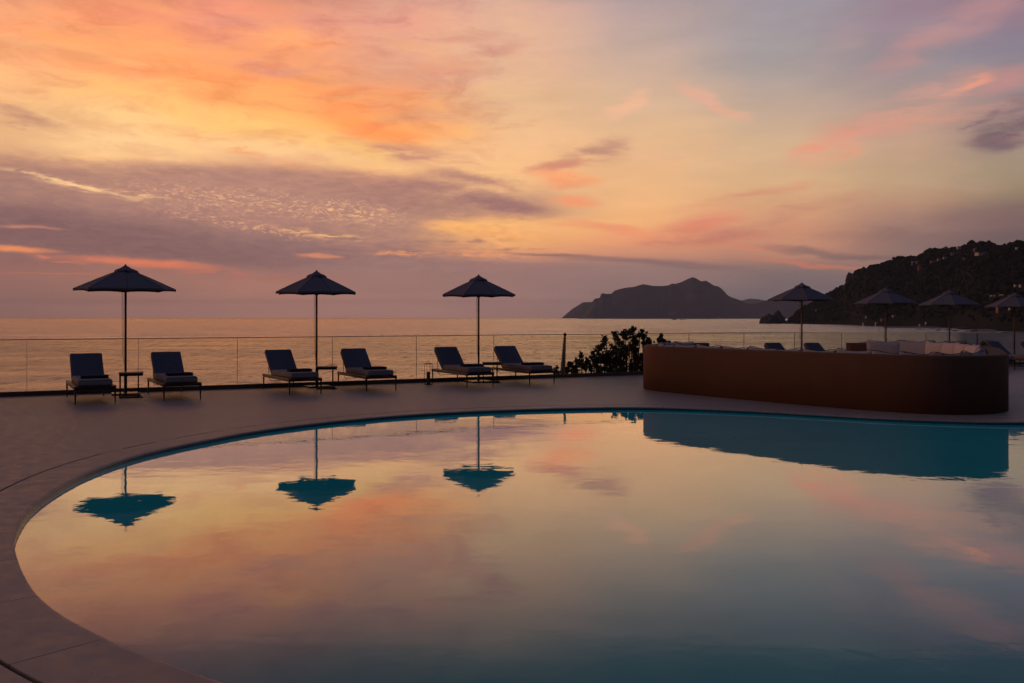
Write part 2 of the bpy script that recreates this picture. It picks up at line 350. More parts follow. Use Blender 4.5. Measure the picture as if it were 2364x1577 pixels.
def mat_glass(name='fence_glass', tint=(0.985, 0.985, 0.90)):
    m = bpy.data.materials.new(name); m.use_nodes = True
    k = N(m.node_tree); m.node_tree.nodes.clear()
    tr = k.add('ShaderNodeBsdfTransparent'); tr.inputs[0].default_value = tint + (1,)
    gl = k.add('ShaderNodeBsdfGlossy'); gl.inputs['Roughness'].default_value = 0.02
    t = k.add('ShaderNodeTexCoord').outputs['Object']
    smear = k.rng(k.noise(t, 2.0, 3, 0.5), 0.4, 0.7, 0.9, 1.1)
    fr = k.add('ShaderNodeFresnel'); fr.inputs['IOR'].default_value = 1.25
    mx = k.add('ShaderNodeMixShader'); k.link(k.math('MULTIPLY', fr.outputs[0], smear), mx.inputs[0])
    k.link(tr.outputs[0], mx.inputs[1]); k.link(gl.outputs[0], mx.inputs[2])
    o = k.add('ShaderNodeOutputMaterial'); k.link(mx.outputs[0], o.inputs[0])
    return m

def mat_wood(name, c1, c2, ax=0):
    m = bpy.data.materials.new(name); m.use_nodes = True
    k = N(m.node_tree); b = m.node_tree.nodes['Principled BSDF']
    t = k.add('ShaderNodeTexCoord').outputs['Object']
    s = [22, 22, 22]; s[ax] = 1.6
    n1 = k.noise(k.mapping(t, scale=tuple(s)), 1.0, 5, 0.6, 0.4)
    k.link(k.ramp(n1, [(0.3, c1 + (1,)), (0.7, c2 + (1,))]), b.inputs['Base Color'])
    b.inputs['Roughness'].default_value = 0.45
    return m

def mat_terrain(name, c1, c2, s1, s2=None, rough=0.9):
    m = bpy.data.materials.new(name); m.use_nodes = True
    k = N(m.node_tree); b = m.node_tree.nodes['Principled BSDF']
    t = k.add('ShaderNodeTexCoord').outputs['Object']
    n1 = k.noise(t, s1, 8, 0.65)
    k.link(k.ramp(n1, [(0.35, c1 + (1,)), (0.65, c2 + (1,))]), b.inputs['Base Color'])
    b.inputs['Roughness'].default_value = rough; b.inputs['Specular IOR Level'].default_value = 0.1
    return m

M = {
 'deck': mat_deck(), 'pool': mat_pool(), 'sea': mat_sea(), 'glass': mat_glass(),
 'tile': mat('pool_tile', (0.012, 0.13, 0.16), 0.3, nscale=30, namp=0.25),
 'slot': mat('slot_shadow_gap', (0.02, 0.016, 0.015), 0.9),
 'plaster': mat('terracotta_plaster', (0.185, 0.085, 0.052), 0.85, nscale=3.0, namp=0.06, bump=0.25, bscale=90, spec=0.2),
 'capst': mat('wall_cap', (0.34, 0.25, 0.22), 0.7, nscale=8),
 'curb': mat('kerb_stone', (0.16, 0.085, 0.055), 0.7, nscale=6, namp=0.2),
 'steel': mat('rail_steel', (0.10, 0.085, 0.07), 0.35, metal=0.8, nscale=20),
 'seal': mat('panel_edge', (0.07, 0.06, 0.05), 0.5),
 'metal': mat('black_frame', (0.02, 0.019, 0.02), 0.45, nscale=40),
 'fabric': mat('grey_cushion', (0.30, 0.26, 0.265), 0.95, nscale=14, namp=0.08, bump=0.3, bscale=500, dist=0.001, spec=0.1),
 'cover': mat('blue_grey_back_cushion', (0.15, 0.15, 0.20), 0.95, nscale=14, namp=0.08, bump=0.3, bscale=500, dist=0.001, spec=0.1),  # darker than the seat: shade on the tilted back put into the colour
 'towel': mat('dark_towel', (0.045, 0.042, 0.055), 1.0, nscale=30, namp=0.2, bump=0.4, bscale=400, dist=0.001, spec=0.05),
 'pillow': mat('sand_pillow', (0.66, 0.53, 0.48), 0.95, nscale=10, namp=0.07, bump=0.3, bscale=400, dist=0.001, spec=0.1),  # pillow cloth with the warm sunset light put into its colour
 'pillow2': mat('grey_pillow', (0.42, 0.38, 0.40), 0.95, nscale=10, namp=0.07, bump=0.3, bscale=400, dist=0.001, spec=0.1),
 'piping': mat('dark_piping', (0.06, 0.05, 0.05), 0.9),
 'canopy': mat('parasol_cloth', (0.18, 0.165, 0.195), 0.9, nscale=9, namp=0.07, bump=0.2, bscale=300, dist=0.001, spec=0.1),
 'cord': mat('cord', (0.12, 0.10, 0.09), 0.8),
 'wood': mat_wood('teak', (0.16, 0.07, 0.035), (0.26, 0.125, 0.06), 0),
 'woodv': mat_wood('teak_pole', (0.13, 0.045, 0.025), (0.22, 0.085, 0.045), 2),
 'leaf': mat('leaf', (0.035, 0.05, 0.022), 0.6, nscale=3, namp=0.4),
 'bark': mat('bark', (0.05, 0.038, 0.03), 0.9, nscale=20, namp=0.3),
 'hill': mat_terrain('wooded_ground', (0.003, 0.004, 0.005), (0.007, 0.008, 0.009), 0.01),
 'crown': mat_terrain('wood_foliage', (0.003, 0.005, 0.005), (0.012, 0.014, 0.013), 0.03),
 'rock': mat_terrain('sea_rock', (0.05, 0.045, 0.045), (0.12, 0.105, 0.10), 0.08),
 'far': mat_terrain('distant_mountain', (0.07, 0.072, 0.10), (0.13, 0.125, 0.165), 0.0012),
 'bank': mat_terrain('garden_bank', (0.02, 0.02, 0.012), (0.06, 0.045, 0.03), 0.6),
 'sand': mat_terrain('sand', (0.20, 0.15, 0.13), (0.30, 0.23, 0.19), 0.05),
 'wall_w': mat('white_render', (0.6, 0.58, 0.6), 0.8, nscale=1),
 'wall_o': mat('ochre_render', (0.42, 0.22, 0.15), 0.8, nscale=1),
 'roof': mat('clay_roof', (0.22, 0.12, 0.09), 0.85, nscale=2, namp=0.25),
 'window': mat('dark_window', (0.02, 0.02, 0.025), 0.2),
 'hull': mat('ship_hull', (0.05, 0.05, 0.06), 0.5), 'ship': mat('ship_deckhouse', (0.35, 0.34, 0.35), 0.5),
 'candle': mat('candle_wax', (0.10, 0.085, 0.07), 0.6),
}

# ------------------------------------------------------------------ mesh helper
class MB:
    def __init__(s): s.bm = bmesh.new()
    def box(s, c, size, rot=None, bevel=0.0, seg=2):
        ret = bmesh.ops.create_cube(s.bm, size=1.0); vs = ret['verts']
        mt = Matrix.Translation(Vector(c)) @ (rot.to_4x4() if rot is not None else Matrix.Identity(4)) @ Matrix.Diagonal((size[0], size[1], size[2], 1))
        bmesh.ops.transform(s.bm, matrix=mt, verts=vs)
        if bevel:
            es = list({e for v in vs for e in v.link_edges})
            bmesh.ops.bevel(s.bm, geom=es, offset=bevel, segments=seg, profile=0.5, affect='EDGES')
        return s
    def tube(s, pts, r, n=8, caps=True):
        """tapered tube through points; r is a number or a list"""
        pts = [Vector(p) for p in pts]; rs = r if isinstance(r, (list, tuple)) else [r] * len(pts)
        rings = []
        up = Vector((0, 0, 1))
        for i, p in enumerate(pts):
            d = (pts[min(i + 1, len(pts) - 1)] - pts[max(i - 1, 0)]).normalized()
            a = d.cross(up)
            if a.length < 1e-3: a = d.cross(Vector((1, 0, 0)))
            a.normalize(); b = d.cross(a).normalized()
            rings.append([s.bm.verts.new(p + (a * math.cos(q) + b * math.sin(q)) * rs[i]) for q in [2 * math.pi * j / n for j in range(n)]])
        for i in range(len(rings) - 1):
            for j in range(n):
                s.bm.faces.new((rings[i][j], rings[i][(j + 1) % n], rings[i + 1][(j + 1) % n], rings[i + 1][j]))
        if caps:
            s.bm.faces.new(rings[0][::-1]); s.bm.faces.new(rings[-1])
        return s
    def face(s, pts):
        s.bm.faces.new([s.bm.verts.new(p) for p in pts]); return s
    def grid(s, rows):
        vs = [[s.bm.verts.new(p) for p in r] for r in rows]
        for i in range(len(vs) - 1):
            for j in range(len(vs[0]) - 1):
                s.bm.faces.new((vs[i][j], vs[i][j + 1], vs[i + 1][j + 1], vs[i + 1][j]))
        return vs
    def pillow(s, c, w, hgt, t, rot, puff=1.0, n=8, edge=0.25, sag=0.0):
        """plump pillow: w along local x, hgt along local z, t thickness along local y"""
        fr = []; bk = []
        for i in range(n + 1):
            a = -1 + 2 * i / n; ra = []; rb = []
            for j in range(n + 1):
                b = -1 + 2 * j / n
                pin = 1 - 0.06 * (1 - a * a) * abs(b) ** 4 - 0.0
                x = a * w / 2 * (1 - 0.05 * (1 - b * b)); z = b * hgt / 2 * (1 - 0.06 * (1 - a * a))
                th = t / 2 * (edge + (1 - edge) * ((1 - a ** 4) * (1 - b ** 4)) ** 0.55)
                if b > 0: z -= sag * (1 - a * a) * b
                ra.append((x, -th, z)); rb.append((x, th, z))
            fr.append(ra); bk.append(rb)
        mt = Matrix.Translation(Vector(c)) @ rot.to_4x4()
        f = s.grid([[mt @ Vector(p) for p in r] for r in fr]); k = s.grid([[mt @ Vector(p) for p in r] for r in bk])
        for row in range(n):
            for (A, B) in ((0, 0), (n, n)):
                s.bm.faces.new((f[row][A], f[row + 1][A], k[row + 1][B], k[row][B]))
                s.bm.faces.new((f[A][row], f[A][row + 1], k[B][row + 1], k[B][row]))
        return s
    def build(s, name, m, parent=None, smooth=False):
        bmesh.ops.recalc_face_normals(s.bm, faces=s.bm.faces)
        me = bpy.data.meshes.new(name); s.bm.to_mesh(me); s.bm.free()
        me.materials.append(m)
        if smooth:
            for p in me.polygons: p.use_smooth = True
        o = bpy.data.objects.new(name, me); COL.objects.link(o)
        if parent is not None: o.parent = parent
        return o

def tag(o, label=None, cat=None, group=None, kind=None):
    if label: o['label'] = label
    if cat: o['category'] = cat
    if group: o['group'] = group
    if kind: o['kind'] = kind
    return o
def thing(name, loc, rz=0.0, label=None, cat=None, group=None, scale=None):
    o = bpy.data.objects.new(name, None); COL.objects.link(o)
    o.empty_display_size = 0.2
    o.location = loc; o.rotation_euler = (0, 0, rz)
    if scale: o.scale = scale
    return tag(o, label, cat, group)
def dup(o, parent=None):
    c = o.copy(); COL.objects.link(c)
    if parent is not None: c.parent = parent
    for ch in [q for q in bpy.data.objects if q.parent == o]: dup(ch, c)
    return c

def drop(x, y):
    """the terrace falls slightly (for drainage) towards its right end"""
    s = min(1.0, max(0.0, (y - 12.5) / 7.0)); s = s * s * (3 - 2 * s)
    return -0.0085 * max(0.0, x - 4.0 * H) * s
def hp(x, d): return Vector((x * H, d * H, 0))
def at(x, y, D):
    """point at depth D (m) seen at photograph pixel x, y"""
    return Vector(((x - CX) / F * D, D, H - (y - CY) / F * D))
def spline(pts, closed, sub):
    out = []; n = len(pts)
    rng_ = range(n) if closed else range(n - 1)
    for i in rng_:
        p = [pts[(i + k) % n] if closed else pts[min(max(i + k, 0), n - 1)] for k in (-1, 0, 1, 2)]
        for j in range(sub):
            t = j / sub
            out.append(tuple(0.5 * ((2 * p[1][q]) + (-p[0][q] + p[2][q]) * t + (2 * p[0][q] - 5 * p[1][q] + 4 * p[2][q] - p[3][q]) * t * t + (-p[0][q] + 3 * p[1][q] - 3 * p[2][q] + p[3][q]) * t ** 3) for q in (0, 1)))
    if not closed: out.append(pts[-1])
    return out
def resample(pts, step, closed):
    P = [Vector((p[0], p[1])) for p in pts]
    if closed: P.append(P[0])
    L = [0.0]
    for a, b in zip(P, P[1:]): L.append(L[-1] + (b - a).length)
    n = max(3, int(L[-1] / step)); out = []; k = 0
    for i in range(n if closed else n + 1):
        s_ = L[-1] * i / n
        while k < len(L) - 2 and L[k + 1] < s_: k += 1
        f = (s_ - L[k]) / max(1e-9, L[k + 1] - L[k]); out.append(P[k].lerp(P[k + 1], f))
    return out
def normals2(P, closed):
    o = []; n = len(P)
    for i in range(n):
        a = P[(i - 1) % n] if closed or i > 0 else P[i]; b = P[(i + 1) % n] if closed or i < n - 1 else P[i]
        d = (b - a).normalized(); o.append(Vector((-d.y, d.x)))
    return o

# ------------------------------------------------------------------ sea
mb = MB(); S = 41000.0
mb.face([(-S, -400, SEA), (S, -400, SEA), (S, S, SEA), (-S, S, SEA)])
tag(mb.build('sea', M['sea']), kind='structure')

# ------------------------------------------------------------------ pool outline
K = F / 1576.0
pool_raw = [(-.767,1.867),(-.963,1.966),(-1.153,2.065),(-1.496,2.287),(-1.70,2.455),(-1.90,2.66),(-2.189,3.002),(-2.348,3.243),(-2.573,3.70),(-2.737,4.366),(-2.715,4.987),(-2.501,5.575),(-2.22,6.08),(-1.757,6.56),(-1.14,6.995),(-.437,7.296),(.52,7.54),(1.536,7.61),(2.54,7.33),(3.17,7.04),(3.75,6.764),(4.34,6.594),(4.65,6.547),(5.2,6.60),(6.4,7.1),(8.0,7.6),(9.6,7.3),(10.4,6.0),(10.0,3.8),(8.0,2.1),(5.0,1.35),(2.5,1.2),(.9,1.35),(-.2,1.62)]
pool_pts = [(x * H, d * K * H) for x, d in pool_raw]
PL = resample(spline(pool_pts, True, 10), 0.12, True)
for _ in range(6): PL = [(PL[i - 1] + PL[i] * 2 + PL[(i + 1) % len(PL)]) / 4 for i in range(len(PL))]
area = sum(a.x * b.y - b.x * a.y for a, b in zip(PL, PL[1:] + PL[:1]))
if area < 0: PL.reverse()
NO = [-n for n in normals2(PL, True)]     # outward normals for a counter-clockwise loop
WATER = -0.052
def ring(P, Nn, o, z): return [Vector((p.x + n.x * o, p.y + n.y * o, z)) for p, n in zip(P, Nn)]
def band(mb, A, B, skip=lambda i: False):
    n = len(A); va = [mb.bm.verts.new(p) for p in A]; vb = [mb.bm.verts.new(p) for p in B]
    for i in range(n):
        if skip(i): continue
        j = (i + 1) % n; mb.bm.faces.new((va[i], va[j], vb[j], vb[i]))
# water
mb = MB(); mb.face(ring(PL, NO, 0.012, WATER)); bmesh.ops.triangulate(mb.bm, faces=mb.bm.faces)
tag(mb.build('water', M['pool']), kind='structure')
# basin
mb = MB(); band(mb, ring(PL, NO, 0.003, -0.022), ring(PL, NO, 0.003, -1.4)); mb.face(ring(PL, NO, 0.003, -1.4))
tag(mb.build('pool_basin', M['tile']), 'teal tiled basin of the big curved pool', 'pool', kind='structure')
# coping: bull-nosed stones with open joints
mb = MB()
joint = lambda i: (i % 8) == 0
prof = [(0.455, -0.03), (0.455, 0.0), (0.03, 0.0), (0.008, -0.006), (0.0, -0.018), (0.004, -0.024)]
n = len(PL); seg0 = 0
for i in range(n):
    j = (i + 1) % n
    A = [PL[i], NO[i]]; B = [PL[j], NO[j]]
    cut = 0.0
    p0, n0, p1, n1 = PL[i], NO[i], PL[j], NO[j]
    if joint(i):      # a 5 mm joint at the start of every stone
        f = 0.005 / (p1 - p0).length; p0 = p0.lerp(p1, f); n0 = n0.lerp(n1, f).normalized()
    va = [mb.bm.verts.new((p0.x + n0.x * o, p0.y + n0.y * o, z)) for o, z in prof]
    vb = [mb.bm.verts.new((p1.x + n1.x * o, p1.y + n1.y * o, z)) for o, z in prof]
    for q in range(len(prof) - 1): mb.bm.faces.new((va[q], va[q + 1], vb[q + 1], vb[q]))
bmesh.ops.remove_doubles(mb.bm, verts=mb.bm.verts, dist=0.0006)
tag(mb.build('pool_coping', M['deck']), kind='structure')
# dark channel below slot and joints
mb = MB(); band(mb, ring(PL, NO, 0.004, -0.028), ring(PL, NO, 0.50, -0.028))
tag(mb.build('drain_channel', M['slot']), kind='structure')

# ------------------------------------------------------------------ terrace
SL = 0.5067; A0 = 14.73
def fence_pt(x): return Vector((x * H, (A0 + SL * x) * H, 0))
fd = Vector((1, SL, 0)).normalized(); fn = Vector((-fd.y, fd.x, 0))     # along / out to sea
mb = MB()
outer = [fence_pt(-26) , fence_pt(24), Vector((24 * H, -14, 0)), Vector((-26 * H, -14, 0))]
def loop(pts):
    vs = [mb.bm.verts.new(p) for p in pts]
    return [mb.bm.edges.new((vs[i], vs[(i + 1) % len(vs)])) for i in range(len(vs))]
ed = loop(outer) + loop(ring(PL, NO, 0.482, 0.0))
bmesh.ops.triangle_fill(mb.bm, edges=ed, use_beauty=True)
for x in [6.28 + 1.2 * i for i in range(26)]:
    bmesh.ops.bisect_plane(mb.bm, geom=mb.bm.verts[:] + mb.bm.edges[:] + mb.bm.faces[:], plane_co=(x, 0, 0), plane_no=(1, 0, 0))
for y in [12.5 + 0.7 * i for i in range(11)]:
    bmesh.ops.bisect_plane(mb.bm, geom=mb.bm.verts[:] + mb.bm.edges[:] + mb.bm.faces[:], plane_co=(0, y, 0), plane_no=(0, 1, 0))
for v in mb.bm.verts: v.co.z = drop(v.co.x, v.co.y)
# slot lip going down
band(mb, ring(PL, NO, 0.482, 0.0), ring(PL, NO, 0.482, -0.03))
# stone bridges across the slot (the slot runs in dashes)
def nearest(p):
    return min(range(n), key=lambda i: (PL[i] + NO[i] * 0.46 - Vector((p[0], p[1]))).length)
for (px, py) in ((260, 1041), (376, 1013), (493, 993), (612, 977)):
    q = at(px, py, F * H / (py - CY)); i = nearest(q)
    for j in range(i - 1, i + 2):
        j2 = (j + 1) % n
        a, b = PL[j % n] + NO[j % n] * 0.4555, PL[j % n] + NO[j % n] * 0.4815
        c, d = PL[j2] + NO[j2] * 0.4815, PL[j2] + NO[j2] * 0.4555
        mb.face([(a.x, a.y, -0.001), (b.x, b.y, -0.001), (c.x, c.y, -0.001), (d.x, d.y, -0.001)])
for f in mb.bm.faces:
    f.normal_update()
tag(mb.build('terrace', M['deck']), kind='structure')

# bank below the terrace, down to the sea
rows = []
for off, z in ((0.02, -0.25), (0.35, -0.3), (0.4, -3.4), (6, -5.5), (16, -11), (30, -17), (44, -22)):
    r = []
    for i in range(60):
        x = -26 + 50 * i / 59
        p = fence_pt(x) + fn * off
        nz = noise.noise(p * 0.12) * (1.6 if off > 3 else 0.0)
        r.append((p.x + nz, p.y + nz * 1.5, z + nz))
    rows.append(r)
mb = MB(); mb.grid(rows)
a, b = fence_pt(-26) , fence_pt(24)
tag(mb.build('garden_bank', M['bank']), kind='structure')

# kerb under the glass
mb = MB()
def prism_along(mb, x0, x1, off0, off1, zb, zt, steps=40):
    rows = []
    for i in range(steps + 1):
        x = x0 + (x1 - x0) * i / steps; p = fence_pt(x); d = drop(p.x, p.y)
        q0, q1 = p + fn * off0, p + fn * off1
        rows.append([(q0.x, q0.y, zb + d), (q0.x, q0.y, zt + d), (q1.x, q1.y, zt + d), (q1.x, q1.y, zb + d)])
    mb.grid(rows)
prism_along(mb, -26, 24, 0.0, 0.10, -0.3, 0.088)
tag(mb.build('kerb', M['curb']), 'low dark brown kerb carrying the glass balustrade', 'kerb', kind='structure')

# ------------------------------------------------------------------ glass balustrade
GT = 0.723 * H
def seam_x(px):
    t = (px - CX) / F; return A0 / (1 - SL * t) * t
seams = [62, 320.5, 549, 768.5, 963, 1141.8, 1305.6, 1453.5, 1593, 1720, 1837, 1945.7, 2047, 2140.7, 2229.6, 2312.7]
sx = [seam_x(p) for p in seams]
sx = [sx[0] - 1.18 * k for k in range(8, 0, -1)] + sx + [sx[-1] + 1.12 * k for k in range(1, 8)]
base = fence_pt(sx[0])
fence = thing('glass_fence', base, 0, 'long frameless glass balustrade along the seaward edge of the terrace', 'fence')
for a_, b_ in zip(sx, sx[1:]):
    mb = MB(); g_ = 0.006
    for off in (0.042, 0.054):
        p, q = fence_pt(a_) + fd * g_ + fn * off - base, fence_pt(b_) - fd * g_ + fn * off - base
        d0, d1 = drop(*(fence_pt(a_).xy)), drop(*(fence_pt(b_).xy))
        mb.face([(p.x, p.y, 0.089 + d0), (q.x, q.y, 0.089 + d1), (q.x, q.y, GT - 0.02 + d1), (p.x, p.y, GT - 0.02 + d0)])
    mb.build('glass_panel', M['glass'], fence)
mb = MB(); pts = []
for a_ in sx:
    p = fence_pt(a_) + fn * 0.048; pts.append(Vector((p.x, p.y, GT - 0.010 + drop(p.x, p.y))) - base)
mb.tube(pts, 0.0085, 6)
mb.build('top_rail', M['steel'], fence)
for a_ in sx[1:-1]:
    mb = MB(); p = fence_pt(a_) + fn * 0.048 - base; d0 = drop(*(fence_pt(a_).xy))
    mb.box((p.x, p.y, (0.089 + GT - 0.022) / 2 + d0), (0.006, 0.018, GT - 0.022 - 0.089), Matrix.Rotation(math.atan(SL), 3, 'Z'))
    mb.build('panel_joint', M['seal'], fence)

# ------------------------------------------------------------------ sun lounger (origin: middle of foot end; +y runs to the head)
LW, LL = 0.70, 1.97
def make_lounger():
    t = thing('sun_lounger', (0, 0, 0))
    mb = MB(); z = 0.285
    for sx_ in (-1, 1): mb.box((sx_ * (LW / 2 - 0.012), LL / 2, z), (0.024, LL, 0.04), bevel=0.004)
    for y in (0.012, 0.62, 1.3, LL - 0.012): mb.box((0, y, z), (LW - 0.049, 0.024, 0.036), bevel=0.003)
    mb.build('frame', M['metal'], t)
    for sx_ in (-1, 1):
        mb = MB(); mb.box((sx_ * (LW / 2 - 0.036), LL / 2, z + 0.0335), (0.070, LL - 0.004, 0.022), bevel=0.004); mb.build('side_rail', M['wood'], t)
    mb = MB()
    for i in range(14): mb.box((0, 0.12 + i * 0.135, z + 0.012), (LW - 0.15, 0.05, 0.014))
    mb.build('slats', M['wood'], t)
    for sx_ in (-1, 1):
        for y in (0.025, LL - 0.03):
            mb = MB(); mb.tube([(sx_ * (LW / 2 - 0.02), y, 0.0), (sx_ * (LW / 2 - 0.02), y, 0.27)], [0.011, 0.019], 8); mb.build('leg', M['metal'], t)
    # seat cushion
    mb = MB(); mb.box((0, 0.775, 0.385), (0.585, 1.50, 0.115), bevel=0.035, seg=4); 
    o = mb.build('seat_cushion', M['fabric'], t, smooth=True)
    mb = MB()
    for zz in (0.345, 0.425):
        mb.tube([(-0.26, 0.028, zz), (0.26, 0.028, zz)], 0.004, 5)
    mb.build('piping', M['piping'], o)
    # back cushion on its hinged frame
    ang = R(42); rot = Matrix.Rotation(ang, 3, 'X')
    hin = Vector((0, 1.50, 0.345)); up = Vector((0, math.cos(ang), math.sin(ang))); nrm = Vector((0, -math.sin(ang), math.cos(ang)))
    mb = MB(); mb.box(hin + up * 0.315 + nrm * 0.065, (0.585, 0.68, 0.10), rot, bevel=0.03, seg=4)
    mb.build('back_cushion', M['cover'], t, smooth=True)
    mb = MB()
    for sx_ in (-1, 1): mb.box(hin + up * 0.30 + Vector((sx_ * 0.27, 0, 0)), (0.022, 0.66, 0.022), rot)
    mb.box(hin + up * 0.62, (0.52, 0.022, 0.022), rot)
    mb.build('back_frame', M['metal'], t)
    mb = MB()
    for sx_ in (-1, 1):
        s0 = hin + up * 0.42 + Vector((sx_ * 0.255, 0, -0.012))
        mb.tube([s0, (sx_ * 0.255, 1.80, 0.26), (sx_ * 0.255, 1.66, 0.19)], 0.007, 6)
    mb.tube([(-0.255, 1.66, 0.19), (0.255, 1.66, 0.19)], 0.007, 6)
    mb.build('back_strut', M['metal'], t)
    return t
def make_towel():
    mb = MB()
    mb.box((0, 0, 0.014), (0.47, 0.30, 0.026), bevel=0.012, seg=3)
    mb.box((0.006, 0.004, 0.0405), (0.465, 0.29, 0.025), Matrix.Rotation(R(1.5), 3, 'Z'), bevel=0.012, seg=3)
    return mb.build('folded_towel', M['towel'], None, smooth=True)
lounger0 = make_lounger(); towel0 = make_towel(); first = [True]
def place_lounger(p, rot, label, tl=None, tow=True):
    o = lounger0 if first[0] else dup(lounger0)
    z = drop(p.x, p.y)
    o.location = (p.x, p.y, z); o.rotation_euler = (0, 0, R(rot))
    tag(o, label, 'sun lounger', 'sun loungers beside the parasols')
    if tow:
        t = towel0 if first[0] else dup(towel0)
        q = Matrix.Rotation(R(rot), 3, 'Z') @ Vector((0.03, 0.52, 0.4435)); t.location = (p.x + q.x, p.y + q.y, z + q.z)
        t.rotation_euler = (0, 0, R(rot + rng.uniform(-4, 4)))
        tag(t, tl, 'towel', 'folded towels on the loungers')
    first[0] = False
    for ch in [q for q in bpy.data.objects if q.parent == o and q.name.startswith(('back_cushion', 'seat_cushion'))]:
        ch.location = (rng.uniform(-.008, .008), rng.uniform(-.008, .008), 0.0)
        ch.rotation_euler = (0, 0, R(rng.uniform(-.5, .5)))
    return o
LOW = [(-4.80,10.49,30,'leftmost sun lounger, near the left edge, nearest the viewer'),
 (-3.98,11.0,30,'grey sun lounger just right of the leftmost parasol pole'),
 (-2.68,11.83,30.5,'sun lounger just left of the second parasol pole from the left'),
 (-1.765,12.33,28.5,'sun lounger just right of the second parasol pole, beside its table'),
 (-.45,13.06,28.5,'sun lounger beside the wire lantern, left of the third parasol pole'),
 (.453,13.52,28,'sun lounger right of the third parasol pole, before the leaning folded parasol')]
TWL = ['dark folded towel on the leftmost sun lounger','dark folded towel on the lounger right of the leftmost parasol',
 'dark folded towel on the lounger left of the second parasol pole','dark folded towel on the lounger right of the second parasol pole',
 'dark folded towel on the lounger beside the lantern','dark folded towel on the lounger right of the third parasol pole']
for (x, d, r, lab), tl in zip(LOW, TWL): place_lounger(hp(x, d), r, lab, tl)
# right-hand row, behind the round seating; rotation follows the balustrade
def lounger_at_head(px, dh, r, lab, tow=False, tl=None):
    X = (px - CX) / F * dh * H; D = dh * H
    back = Matrix.Rotation(R(r), 3, 'Z') @ Vector((0, -1.98, 0))
    return place_lounger(Vector((X, D, 0)) + back, r, lab, tl, tow)
lounger_at_head(1779, 16.9, 28, 'sun lounger left of the fourth parasol pole, its back just above the seating wall')
lounger_at_head(1870, 17.15, 28, 'sun lounger right of the fourth parasol pole, its back just above the seating wall')
lounger_at_head(1990, 17.7, 28, 'sun lounger behind the brown wall end, left of the fifth parasol pole')
lounger_at_head(2085, 18.2, 28, 'sun lounger behind the grey cushions, right of the fifth parasol pole')
lounger_at_head(2196, 19.0, 28, 'sun lounger at the sixth parasol pole, only its back top showing above the pillows')
lounger_at_head(2288, 19.6, 28, 'sun lounger whose back rises behind the right end of the seating wall')
lounger_at_head(2366, 20.0, 28, 'sun lounger at the right edge, right of the rightmost parasol pole')

